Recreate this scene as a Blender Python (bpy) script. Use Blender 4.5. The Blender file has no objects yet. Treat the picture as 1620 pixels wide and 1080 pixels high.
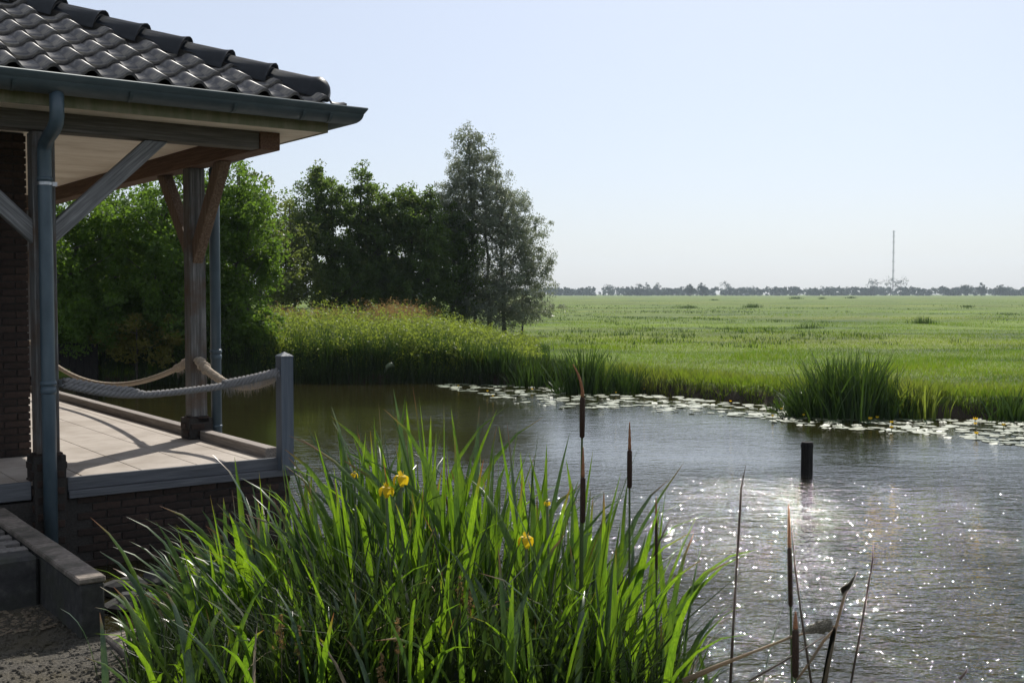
import bpy, bmesh, math, random
import numpy as np
from mathutils import Vector, Matrix, Euler

# ------------------------------------------------------------------ camera, sky, sun, exposure
scn = bpy.context.scene
COL = scn.collection
R = math.radians
F_PX = 1750.0
EYE = 2.1
cam_d = bpy.data.cameras.new("camera")
cam = bpy.data.objects.new("camera", cam_d)
COL.objects.link(cam)
cam_d.sensor_width = 36.0
cam_d.lens = 36.0 * F_PX / 1620.0
cam_d.clip_start = 0.05
cam_d.clip_end = 20000
cam.location = (0, 0, EYE)
cam.rotation_euler = (R(90) - math.atan(75.0 / F_PX), 0, 0)
scn.camera = cam

SUN_EL, SUN_AZ = 45.0, 16.0
world = bpy.data.worlds.new("World")
scn.world = world
world.use_nodes = True
wn = world.node_tree
wn.nodes.clear()
w_out = wn.nodes.new("ShaderNodeOutputWorld")
w_bg = wn.nodes.new("ShaderNodeBackground")
w_sky = wn.nodes.new("ShaderNodeTexSky")
w_sky.sky_type = 'NISHITA'
w_sky.sun_disc = False
w_sky.sun_elevation = R(SUN_EL)
w_sky.sun_rotation = R(SUN_AZ)
w_sky.altitude = 0
w_sky.air_density = 1.0
w_sky.dust_density = 1.5
w_sky.ozone_density = 4.0
w_bg.inputs["Strength"].default_value = 0.092
w_tint = wn.nodes.new("ShaderNodeMix"); w_tint.data_type = 'RGBA'; w_tint.blend_type = 'MULTIPLY'
w_tint.inputs[0].default_value = 1.0; w_tint.inputs[7].default_value = (0.93, 0.98, 1.10, 1)
wn.links.new(w_sky.outputs[0], w_tint.inputs[6]); 
w_veil = wn.nodes.new("ShaderNodeMix"); w_veil.data_type = 'RGBA'
w_veil.inputs[0].default_value = 0.54; w_veil.inputs[7].default_value = (7.3, 7.5, 7.7, 1)
wn.links.new(w_tint.outputs[2], w_veil.inputs[6]); wn.links.new(w_veil.outputs[2], w_bg.inputs[0])
wn.links.new(w_bg.outputs[0], w_out.inputs[0])

sun_d = bpy.data.lights.new("sun", 'SUN')
sun_d.energy = 4.8
sun_d.angle = R(0.53)
sun_d.color = (1.0, 0.95, 0.87)
sun = bpy.data.objects.new("sun", sun_d)
COL.objects.link(sun)
SUNV = Vector((math.sin(R(SUN_AZ)) * math.cos(R(SUN_EL)), math.cos(R(SUN_AZ)) * math.cos(R(SUN_EL)), math.sin(R(SUN_EL))))
sun.rotation_euler = SUNV.to_track_quat('Z', 'Y').to_euler()
sun.location = (20, 40, 60)

scn.view_settings.view_transform = 'Standard'
scn.view_settings.look = 'None'
scn.view_settings.gamma = 1.0
scn.view_settings.exposure = 0.3
scn.view_settings.use_curve_mapping = False
scn.cycles.max_bounces = 8
scn.cycles.transparent_max_bounces = 8
scn.cycles.volume_bounces = 0
scn.cycles.sample_clamp_indirect = 6.0

rng = np.random.default_rng(7)
random.seed(7)

# ------------------------------------------------------------------ helpers
def at(px, depth, z):
    "world point seen in column px at this distance, at height z"
    return Vector(((px - 810) / F_PX * depth, depth, z))
def yz(py, depth):
    return EYE - (py - 465) / F_PX * depth
def on(px, py, z):
    d = (EYE - z) * F_PX / (py - 465)
    return Vector(((px - 810) / F_PX * d, d, z))

def nodes(name):
    m = bpy.data.materials.new(name)
    m.use_nodes = True
    nt = m.node_tree
    nt.nodes.clear()
    out = nt.nodes.new("ShaderNodeOutputMaterial")
    return m, nt, out
def N(nt, kind, **kw):
    n = nt.nodes.new("ShaderNode" + kind)
    for k, v in kw.items():
        if k in n.inputs:
            n.inputs[k].default_value = v
        else:
            setattr(n, k, v)
    return n
def L(nt, a, b):
    nt.links.new(a, b)
def ramp(nt, fac, stops):
    r = nt.nodes.new("ShaderNodeValToRGB")
    els = r.color_ramp.elements
    while len(els) < len(stops):
        els.new(0.5)
    for e, (p, c) in zip(els, stops):
        e.position = p
        e.color = (*c, 1)
    L(nt, fac, r.inputs[0])
    return r.outputs[0]
def mix(nt, fac, a, b, mode='MIX'):
    n = nt.nodes.new("ShaderNodeMix")
    n.data_type = 'RGBA'
    n.blend_type = mode
    for sock, v in ((n.inputs[0], fac), (n.inputs[6], a), (n.inputs[7], b)):
        if hasattr(v, 'links'):
            L(nt, v, sock)
        elif isinstance(v, (int, float)):
            sock.default_value = v
        else:
            sock.default_value = (*v, 1)
    return n.outputs[2]
def coords(nt, scale=(1, 1, 1), kind="Object"):
    if kind == "Position":
        g = nt.nodes.new("ShaderNodeNewGeometry"); o = g.outputs["Position"]
    else:
        t = nt.nodes.new("ShaderNodeTexCoord"); o = t.outputs[kind]
    mp = nt.nodes.new("ShaderNodeMapping")
    mp.inputs["Scale"].default_value = scale
    L(nt, o, mp.inputs[0])
    return mp.outputs[0]
def noise(nt, vec, scale, detail=4, rough=0.55):
    n = N(nt, "TexNoise", Scale=scale, Detail=detail, Roughness=rough)
    L(nt, vec, n.inputs["Vector"])
    return n.outputs[0]
def bump(nt, h, strength, dist):
    b = N(nt, "Bump", Strength=strength, Distance=dist)
    L(nt, h, b.inputs["Height"])
    return b.outputs[0]

def mat_surface(name, stops, scale, nscale=6, rough=0.7, bstr=0.4, bdist=0.01, metallic=0.0, spec=0.4, kind="Object", dirt=None, rnd=0.0):
    m, nt, out = nodes(name)
    v = coords(nt, scale, kind)
    f = noise(nt, v, nscale, 6, 0.62)
    c = ramp(nt, f, stops)
    if dirt:
        v2 = coords(nt, (1, 1, 1), kind)
        f2 = noise(nt, v2, dirt[1], 5, 0.6)
        r2 = ramp(nt, f2, [(0.45, (0, 0, 0)), (0.68, (1, 1, 1))])
        c = mix(nt, r2, c, dirt[0])
    if rnd:
        oi = nt.nodes.new("ShaderNodeObjectInfo")
        mr = N(nt, "MapRange"); mr.inputs[3].default_value = 1 - rnd; mr.inputs[4].default_value = 1 + rnd
        L(nt, oi.outputs["Random"], mr.inputs[0])
        h = nt.nodes.new("ShaderNodeHueSaturation"); L(nt, c, h.inputs["Color"]); L(nt, mr.outputs[0], h.inputs["Value"])
        c = h.outputs[0]
    b = N(nt, "BsdfPrincipled", Roughness=rough, Metallic=metallic)
    b.inputs["Specular IOR Level"].default_value = spec
    L(nt, c, b.inputs["Base Color"])
    if bstr:
        L(nt, bump(nt, f, bstr, bdist), b.inputs["Normal"])
    L(nt, b.outputs[0], out.inputs[0])
    return m

def wood(name, axis, cols, rough=0.75, dirt=None, rot=None):
    sc = [46, 46, 46]; sc["uvz".index(axis)] = 1.6
    a, b_, c_ = cols
    m = mat_surface(name, [(0.25, a), (0.5, b_), (0.75, c_)], tuple(sc), 1.4, rough, 0.6, 0.012, dirt=dirt)
    if rot:
        nt = m.node_tree
        mp = next(n for n in nt.nodes if n.type == 'MAPPING'); tc = next(n for n in nt.nodes if n.type == 'TEX_COORD')
        m2 = N(nt, "Mapping"); m2.inputs["Rotation"].default_value = rot
        L(nt, tc.outputs["Object"], m2.inputs[0]); L(nt, m2.outputs[0], mp.inputs[0])
    return m

def leafmat(name, dark, light, trans, rough=0.45, mixf=0.45, attr=None, spec=0.22, gloss_bump=False, tipcol=None):
    "leaf: reflecting front plus light shining through"
    m, nt, out = nodes(name)
    if attr:
        a = N(nt, "Attribute"); a.attribute_name = attr
        f = a.outputs["Fac"]
    else:
        oi = nt.nodes.new("ShaderNodeObjectInfo"); f = oi.outputs["Random"]
    c = mix(nt, f, dark, light)
    t = mix(nt, f, tuple(x * 0.8 for x in trans), trans)
    if tipcol:
        a2 = N(nt, "Attribute"); a2.attribute_name = "along"
        oi = nt.nodes.new("ShaderNodeObjectInfo")
        ad = N(nt, "Math", operation='MULTIPLY'); L(nt, oi.outputs["Random"], ad.inputs[0]); ad.inputs[1].default_value = 0.24
        sm = N(nt, "Math", operation='ADD'); L(nt, ad.outputs[0], sm.inputs[0]); L(nt, a2.outputs["Fac"], sm.inputs[1])
        rr = ramp(nt, sm.outputs[0], [(0.5, (0, 0, 0)), (1.0, (0, 0, 0))])
        rn = rr.node; rn.color_ramp.elements[0].position = 0.0
        mr = N(nt, "MapRange"); mr.inputs[1].default_value = 1.08; mr.inputs[2].default_value = 1.2
        L(nt, sm.outputs[0], mr.inputs[0])
        vn = noise(nt, coords(nt, (1, 1, .035), "Object"), 170, 3, 0.6)      # lengthwise veins and dull patches
        vr = ramp(nt, vn, [(0.35, (0.62, 0.66, 0.62)), (0.65, (1.15, 1.12, 1.0))])
        pn = noise(nt, coords(nt, (4, 4, 3), "Position"), 2.2, 3, 0.6)
        pr = ramp(nt, pn, [(0.4, (0.85, 0.9, 0.9)), (0.62, (1.35, 1.25, 0.95))])
        vr = mix(nt, 1.0, vr, pr, 'MULTIPLY')
        c = mix(nt, 1.0, c, vr, 'MULTIPLY'); t = mix(nt, 1.0, t, vr, 'MULTIPLY')
        c = mix(nt, mr.outputs[0], c, tipcol)
        t = mix(nt, mr.outputs[0], t, tipcol)
    p = N(nt, "BsdfPrincipled", Roughness=rough)
    p.inputs["Specular IOR Level"].default_value = spec
    L(nt, c, p.inputs["Base Color"])
    tr = N(nt, "BsdfTranslucent"); L(nt, t, tr.inputs["Color"])
    mx = N(nt, "MixShader"); mx.inputs[0].default_value = mixf
    L(nt, p.outputs[0], mx.inputs[1]); L(nt, tr.outputs[0], mx.inputs[2])
    L(nt, mx.outputs[0], out.inputs[0])
    return m

def tag(o, label=None, cat=None, group=None, kind=None):
    for k, v in (("label", label), ("category", cat), ("group", group), ("kind", kind)):
        if v: o[k] = v
    return o
def empty(name, loc=(0, 0, 0), rz=0, label=None, cat=None, group=None):
    o = bpy.data.objects.new(name, None)
    COL.objects.link(o)
    o.location = loc; o.rotation_euler = (0, 0, rz)
    o.empty_display_size = 0.2
    return tag(o, label, cat, group)
def link(name, me, mat=None, parent=None, loc=None, rot=None, kind=None):
    o = bpy.data.objects.new(name, me)
    COL.objects.link(o)
    if mat is not None and len(me.materials) == 0: me.materials.append(mat)
    if parent: o.parent = parent
    if loc is not None: o.location = loc
    if rot is not None: o.rotation_euler = rot
    if kind: o["kind"] = kind
    return o
def big_mesh(name, co, quads, attrs=None, smooth=False):
    "fast mesh from arrays: co (n,3), quads (m,4)"
    me = bpy.data.meshes.new(name)
    co = np.ascontiguousarray(co, dtype=np.float32); quads = np.ascontiguousarray(quads, dtype=np.int32)
    me.vertices.add(len(co)); me.vertices.foreach_set("co", co.ravel())
    me.loops.add(quads.size); me.loops.foreach_set("vertex_index", quads.ravel())
    me.polygons.add(len(quads)); me.polygons.foreach_set("loop_start", np.arange(0, quads.size, 4, dtype=np.int32))
    if smooth: me.polygons.foreach_set("use_smooth", np.ones(len(quads), dtype=bool))
    me.update(calc_edges=True)
    for k, (dom, arr) in (attrs or {}).items():
        a = me.attributes.new(k, 'FLOAT', dom); a.data.foreach_set("value", np.ascontiguousarray(arr, dtype=np.float32))
    return me
def bm_mesh(bm, name, smooth=False):
    me = bpy.data.meshes.new(name); bm.to_mesh(me); bm.free()
    if smooth:
        for p in me.polygons: p.use_smooth = True
    return me
def box(bm, x0, x1, y0, y1, z0, z1, bev=0.0):
    r = bmesh.ops.create_cube(bm, size=1.0, matrix=Matrix.Translation(((x0 + x1) / 2, (y0 + y1) / 2, (z0 + z1) / 2)) @ Matrix.Diagonal((x1 - x0, y1 - y0, z1 - z0, 1)))
    if bev:
        es = list({e for v in r['verts'] for e in v.link_edges})
        bmesh.ops.bevel(bm, geom=es, offset=bev, segments=1, affect='EDGES')
    return r
def boxm(name, x0, x1, y0, y1, z0, z1, bev=0.0):
    bm = bmesh.new(); box(bm, x0, x1, y0, y1, z0, z1, bev); return bm_mesh(bm, name)
def tube(bm, pts, rad, n=8, cap=True):
    pts = [Vector(p) for p in pts]
    if not hasattr(rad, '__len__'): rad = [rad] * len(pts)
    rings = []
    up = Vector((0, 0, 1))
    t0 = (pts[1] - pts[0]).normalized()
    ref = up if abs(t0.dot(up)) < 0.9 else Vector((0, 1, 0))
    x = t0.cross(ref).normalized()
    for i, p in enumerate(pts):
        t = (pts[min(i + 1, len(pts) - 1)] - pts[max(i - 1, 0)]).normalized()
        x = (x - t * x.dot(t)).normalized(); y = t.cross(x)
        rings.append([bm.verts.new(p + (x * math.cos(2 * math.pi * k / n) + y * math.sin(2 * math.pi * k / n)) * rad[i]) for k in range(n)])
    for a, b in zip(rings, rings[1:]):
        for k in range(n):
            bm.faces.new((a[k], a[(k + 1) % n], b[(k + 1) % n], b[k]))
    if cap:
        bm.faces.new(rings[0][::-1]); bm.faces.new(rings[-1])
def tubem(name, pts, rad, n=8, smooth=True):
    bm = bmesh.new(); tube(bm, pts, rad, n); return bm_mesh(bm, name, smooth)

def blades(base, h, w, az, lean, facing=None, droop=0.0, segs=2, curve=2.0):
    """arrays of narrow tapering blades; returns co, quads"""
    n = len(base)
    t = np.linspace(0, 1, segs + 1)
    d = np.stack([np.cos(az), np.sin(az)], 1)
    if facing is None: facing = az + math.pi / 2 + rng.normal(0, 0.8, n)
    s = np.stack([np.cos(facing), np.sin(facing)], 1)
    co = np.zeros((n, segs + 1, 2, 3), dtype=np.float32)
    droop = np.broadcast_to(droop, (n,))
    for i, ti in enumerate(t):
        c = np.empty((n, 3))
        c[:, :2] = base[:, :2] + d * (lean * h * ti ** curve)[:, None]
        c[:, 2] = base[:, 2] + h * (ti - droop * ti ** 3)
        wi = w * (1 - ti ** 1.6 * 0.94) * 0.5
        for j, sg in enumerate((-1, 1)):
            co[:, i, j, :2] = c[:, :2] + sg * s * wi[:, None]
            co[:, i, j, 2] = c[:, 2]
    idx = np.arange(n)[:, None] * (segs + 1) * 2
    qs = []
    for i in range(segs):
        a = idx + i * 2
        qs.append(np.concatenate([a, a + 1, a + 3, a + 2], 1))
    return co.reshape(-1, 3), np.stack(qs, 1).reshape(-1, 4)

# ------------------------------------------------------------------ materials
M = {}
M['rooftile'] = mat_surface("glazed_roof_tile", [(0.3, (0.045, 0.044, 0.048)), (0.55, (0.085, 0.082, 0.085)), (0.8, (0.16, 0.148, 0.138))], (5, 5, 5), 3, 0.48, 0.25, 0.004, spec=0.5, dirt=((0.26, 0.235, 0.20), 9), rnd=0.22)
M['hiptile'] = mat_surface("glazed_hip_tile", [(0.3, (0.008, 0.012, 0.018)), (0.7, (0.018, 0.024, 0.032))], (4, 4, 4), 3, 0.45, 0.12, 0.004, spec=0.6, rnd=0.1)
M['mortar'] = mat_surface("mortar", [(0.3, (0.02, 0.02, 0.02)), (0.7, (0.13, 0.12, 0.11))], (60, 60, 60), 2, 0.9, 0.6, 0.01)
M['zinc'] = mat_surface("weathered_zinc", [(0.3, (0.035, 0.055, 0.062)), (0.6, (0.06, 0.082, 0.09)), (0.8, (0.10, 0.12, 0.125))], (2, 2, 5), 2.5, 0.5, 0.08, 0.004, metallic=0.35, spec=0.5)
M['pipe'] = mat_surface("blue_grey_pipe", [(0.3, (0.04, 0.065, 0.084)), (0.7, (0.075, 0.11, 0.135))], (3, 3, 1.2), 3, 0.38, 0.05, 0.003, spec=0.5)
M['fascia'] = mat_surface("algae_stained_fascia", [(0.35, (0.23, 0.21, 0.13)), (0.6, (0.15, 0.15, 0.07)), (0.8, (0.08, 0.085, 0.04))], (9, 9, 2), 1.5, 0.6, 0.1, 0.004)
greyw = ((0.035, 0.035, 0.033), (0.10, 0.098, 0.094), (0.27, 0.265, 0.255))
M['wood_u'] = wood("weathered_beam", 'u', ((0.035, 0.03, 0.022), (0.08, 0.07, 0.055), (0.17, 0.155, 0.13)))
M['wood_v'] = wood("brown_beam", 'v', ((0.05, 0.024, 0.013), (0.11, 0.055, 0.03), (0.18, 0.10, 0.06)))
M['wood_z'] = wood("weathered_post", 'z', greyw, dirt=((0.09, 0.055, 0.032), 3))
M['wood_brace'] = wood("silvered_brace", 'u', ((0.06, 0.06, 0.06), (0.17, 0.17, 0.17), (0.36, 0.36, 0.35)), rot=(0, R(43), 0))
M['wood_brace_mirror'] = wood("silvered_brace_left", 'u', ((0.06, 0.06, 0.06), (0.17, 0.17, 0.17), (0.36, 0.36, 0.35)), rot=(0, R(-43), 0))
M['wood_brown'] = wood("brown_brace", 'z', ((0.06, 0.038, 0.024), (0.14, 0.09, 0.058), (0.27, 0.2, 0.145)))
M['ceiling'] = mat_surface("pale_plywood", [(0.35, (0.62, 0.53, 0.42)), (0.6, (0.82, 0.74, 0.63))], (1.2, 2.0, 1), 1.3, 0.7, 0.05, 0.002)
M['brick'] = mat_surface("dark_brown_brick", [(0.3, (0.015, 0.009, 0.007)), (0.6, (0.036, 0.021, 0.015)), (0.85, (0.062, 0.040, 0.031))], (14, 14, 14), 2, 0.85, 0.5, 0.006, rnd=0.35)
M['joint'] = mat_surface("dark_brick_joint", [(0.3, (0.018, 0.016, 0.014)), (0.7, (0.045, 0.04, 0.036))], (30, 30, 30), 2, 0.95, 0.4, 0.004)
M['deck'] = mat_surface("sun_bleached_deck_board", [(0.3, (0.25, 0.215, 0.18)), (0.5, (0.385, 0.34, 0.295)), (0.75, (0.50, 0.45, 0.40))], (2.5, 40, 10), 2.0, 0.8, 0.5, 0.006, dirt=((0.27, 0.23, 0.19), 1.7), rnd=0.06)
M['trim_u'] = wood("grey_deck_trim", 'u', ((0.055, 0.058, 0.065), (0.09, 0.095, 0.105), (0.15, 0.155, 0.165)))
M['trim_v'] = wood("grey_brown_kerb", 'v', ((0.12, 0.10, 0.085), (0.22, 0.19, 0.165), (0.36, 0.32, 0.28)))
M['railpost'] = wood("painted_grey_post", 'z', ((0.06, 0.075, 0.095), (0.09, 0.108, 0.13), (0.13, 0.15, 0.175)), rough=0.6)
M['rope'] = mat_surface("frayed_hemp_rope", [(0.3, (0.22, 0.175, 0.13)), (0.7, (0.56, 0.48, 0.38))], (60, 60, 60), 3, 0.95, 0.8, 0.006)
M['rope_grey'] = mat_surface("grey_weathered_rope", [(0.3, (0.10, 0.10, 0.105)), (0.7, (0.33, 0.32, 0.31))], (60, 60, 60), 3, 0.95, 0.8, 0.006)
M['steel'] = mat_surface("galvanised_steel", [(0.3, (0.35, 0.35, 0.36)), (0.7, (0.55, 0.55, 0.56))], (20, 20, 20), 2, 0.35, 0.1, 0.002, metallic=0.9)
M['concrete'] = mat_surface("damp_concrete", [(0.3, (0.02, 0.02, 0.02)), (0.55, (0.042, 0.041, 0.04)), (0.8, (0.085, 0.082, 0.076))], (5, 5, 5), 3, 0.9, 0.5, 0.012, dirt=((0.035, 0.038, 0.026), 4))
M['capstone'] = mat_surface("worn_capstone", [(0.3, (0.10, 0.085, 0.07)), (0.6, (0.19, 0.16, 0.135)), (0.8, (0.28, 0.24, 0.205))], (9, 9, 9), 3, 0.85, 0.5, 0.01, dirt=((0.06, 0.055, 0.042), 5), rnd=0.2)
M['paver'] = mat_surface("dark_paver", [(0.3, (0.07, 0.066, 0.062)), (0.7, (0.18, 0.165, 0.15))], (12, 12, 12), 3, 0.9, 0.5, 0.008, rnd=0.25)
M['gravel'] = mat_surface("fine_gravel", [(0.3, (0.03, 0.028, 0.024)), (0.5, (0.085, 0.077, 0.064)), (0.75, (0.19, 0.17, 0.14))], (38, 38, 38), 2, 0.95, 1.0, 0.03, kind="Position", dirt=((0.10, 0.085, 0.055), 2.2))
M['darkwood'] = mat_surface("wet_dark_timber", [(0.3, (0.006, 0.006, 0.006)), (0.7, (0.022, 0.02, 0.018))], (20, 20, 3), 2, 0.9, 0.7, 0.01, spec=0.2)
M['paint_green'] = mat_surface("dark_painted_rail", [(0.3, (0.02, 0.035, 0.035)), (0.7, (0.035, 0.055, 0.055))], (6, 6, 6), 2, 0.5, 0.1, 0.002)
M['bark'] = mat_surface("grey_brown_bark", [(0.3, (0.03, 0.026, 0.02)), (0.7, (0.12, 0.105, 0.085))], (10, 10, 2.5), 3, 0.9, 0.9, 0.03)
M['mast'] = mat_surface("grey_mast_steel", [(0.3, (0.16, 0.15, 0.15)), (0.7, (0.26, 0.23, 0.22))], (1, 1, 1), 1, 0.6, 0.0, 0.01)

M['leaf_green'] = leafmat("fresh_green_leaf", (0.03, 0.062, 0.012), (0.08, 0.135, 0.025), (0.19, 0.33, 0.03), 0.6, 0.42, "rnd")
M['leaf_dark'] = leafmat("dark_green_leaf", (0.016, 0.036, 0.012), (0.075, 0.11, 0.036), (0.22, 0.34, 0.05), 0.42, 0.38, "rnd")
M['leaf_olive'] = leafmat("olive_leaf", (0.045, 0.062, 0.02), (0.11, 0.13, 0.05), (0.22, 0.28, 0.05), 0.5, 0.42, "rnd")
M['leaf_willow'] = leafmat("silvery_willow_leaf", (0.06, 0.08, 0.05), (0.24, 0.27, 0.22), (0.28, 0.32, 0.18), 0.42, 0.4, "rnd", spec=0.6)
M['leaf_yellow'] = leafmat("yellowing_leaf", (0.07, 0.08, 0.018), (0.14, 0.13, 0.03), (0.30, 0.27, 0.04), 0.5, 0.45, "rnd")
M['leaf_far'] = leafmat("far_tree_leaf", (0.02, 0.042, 0.02), (0.04, 0.07, 0.035), (0.03, 0.06, 0.02), 0.9, 0.12, "rnd")
M['herb'] = leafmat("bank_herb_leaf", (0.042, 0.078, 0.014), (0.145, 0.18, 0.036), (0.30, 0.38, 0.046), 0.5, 0.45, "rnd")
M['herb_dry'] = leafmat("seeding_herb_top", (0.17, 0.12, 0.05), (0.26, 0.18, 0.08), (0.32, 0.2, 0.07), 0.7, 0.4, "rnd")
M['reed_far'] = leafmat("reed_blade", (0.015, 0.035, 0.009), (0.04, 0.075, 0.018), (0.075, 0.14, 0.015), 0.38, 0.28, "rnd")
M['under'] = leafmat("shade_coloured_leaf", (0.009, 0.019, 0.005), (0.028, 0.042, 0.011), (0.05, 0.09, 0.012), 0.5, 0.3, "rnd")  # leaf with the shade among the stems put into its colour
M['iris'] = leafmat("sword_leaf", (0.018, 0.052, 0.012), (0.07, 0.125, 0.028), (0.22, 0.40, 0.022), 0.36, 0.42, None, spec=0.32, tipcol=(0.22, 0.09, 0.03))
M['iris_dull'] = leafmat("bluish_sword_leaf", (0.03, 0.065, 0.03), (0.06, 0.10, 0.055), (0.10, 0.19, 0.03), 0.28, 0.33, None, spec=0.5, tipcol=(0.2, 0.1, 0.04))
M['dry'] = leafmat("dead_reed_leaf", (0.2, 0.16, 0.11), (0.36, 0.3, 0.23), (0.5, 0.4, 0.28), 0.6, 0.5, None)
M['petal'] = leafmat("yellow_petal", (0.62, 0.42, 0.01), (0.75, 0.55, 0.02), (0.85, 0.6, 0.02), 0.5, 0.45, None)
M['petal_orange'] = leafmat("orange_yellow_petal", (0.75, 0.55, 0.02), (0.8, 0.62, 0.03), (0.8, 0.6, 0.04), 0.5, 0.3, None)
M['lily'] = leafmat("lily_pad", (0.035, 0.07, 0.025), (0.13, 0.15, 0.08), (0.1, 0.15, 0.03), 0.5, 0.06, None, spec=0.45)
M['cattail'] = mat_surface("brown_velvet_cattail", [(0.3, (0.02, 0.01, 0.006)), (0.7, (0.045, 0.022, 0.012))], (80, 80, 80), 2, 0.9, 0.5, 0.003)
M['spike'] = mat_surface("rusty_cattail_spike", [(0.3, (0.20, 0.08, 0.035)), (0.7, (0.34, 0.16, 0.08))], (90, 90, 60), 2, 0.9, 0.9, 0.005)
M['stalk'] = mat_surface("green_stalk", [(0.3, (0.04, 0.07, 0.02)), (0.7, (0.08, 0.11, 0.03))], (20, 20, 3), 2, 0.5, 0.2, 0.002)
M['drystalk'] = mat_surface("dark_dry_stalk", [(0.3, (0.03, 0.022, 0.016)), (0.7, (0.12, 0.085, 0.06))], (60, 60, 6), 2, 0.7, 0.3, 0.002)
M['fluff'] = mat_surface("grey_brown_fluff", [(0.3, (0.05, 0.045, 0.035)), (0.7, (0.28, 0.26, 0.2))], (120, 120, 120), 2, 0.95, 1.0, 0.01)

def ground_mat():
    m, nt, out = nodes("meadow_ground")
    v = coords(nt, (1, 1, 1), "Position")
    vs = coords(nt, (0.35, 1.0, 1), "Position")
    big = noise(nt, vs, 0.035, 4, 0.6)
    mid = noise(nt, vs, 0.22, 4, 0.6)
    fine = noise(nt, v, 3.5, 5, 0.7)
    c = ramp(nt, big, [(0.38, (0.14, 0.21, 0.014)), (0.5, (0.045, 0.083, 0.016)), (0.62, (0.14, 0.15, 0.024))])
    c2 = ramp(nt, mid, [(0.40, (0.035, 0.07, 0.012)), (0.55, (0.155, 0.215, 0.016))])
    c = mix(nt, 0.5, c, c2)
    c3 = ramp(nt, fine, [(0.35, (0.35, 0.4, 0.3)), (0.62, (1.25, 1.25, 1.2))])
    c = mix(nt, 0.85, c, c3, 'MULTIPLY')
    # bare soil on the steep water's edge
    g = nt.nodes.new("ShaderNodeNewGeometry")
    sp = nt.nodes.new("ShaderNodeSeparateXYZ"); L(nt, g.outputs["Position"], sp.inputs[0])
    mr = N(nt, "MapRange"); mr.inputs[1].default_value = 0.27; mr.inputs[2].default_value = 0.16
    L(nt, sp.outputs["Z"], mr.inputs[0])
    c = mix(nt, mr.outputs[0], c, (0.045, 0.036, 0.024))
    b = N(nt, "BsdfPrincipled", Roughness=0.9)
    b.inputs["Specular IOR Level"].default_value = 0.15
    L(nt, c, b.inputs["Base Color"])
    L(nt, bump(nt, fine, 0.8, 0.12), b.inputs["Normal"])
    L(nt, b.outputs[0], out.inputs[0])
    return m
def grass_mat():
    m, nt, out = nodes("meadow_grass_blade")
    vs = coords(nt, (0.35, 1.0, 1), "Position")
    big = noise(nt, vs, 0.035, 4, 0.6)
    mid = noise(nt, vs, 0.22, 4, 0.6)
    a = N(nt, "Attribute"); a.attribute_name = "rnd"
    c = ramp(nt, big, [(0.38, (0.14, 0.21, 0.014)), (0.5, (0.045, 0.09, 0.014)), (0.62, (0.15, 0.165, 0.024))])
    c2 = ramp(nt, mid, [(0.40, (0.04, 0.08, 0.012)), (0.55, (0.155, 0.215, 0.016))])
    c = mix(nt, 0.5, c, c2)
    c = mix(nt, a.outputs["Fac"], c, (0.16, 0.15, 0.055))
    # blades facing the low part of the sky shine; light passes through them
    p = N(nt, "BsdfPrincipled", Roughness=0.6)
    p.inputs["Specular IOR Level"].default_value = 0.15
    L(nt, c, p.inputs["Base Color"])
    tc = mix(nt, 1.0, c, (1.7, 2.0, 0.7), 'MULTIPLY')
    tr = N(nt, "BsdfTranslucent"); L(nt, tc, tr.inputs["Color"])
    mx = N(nt, "MixShader"); mx.inputs[0].default_value = 0.45
    L(nt, p.outputs[0], mx.inputs[1]); L(nt, tr.outputs[0], mx.inputs[2])
    L(nt, mx.outputs[0], out.inputs[0])
    return m
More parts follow.
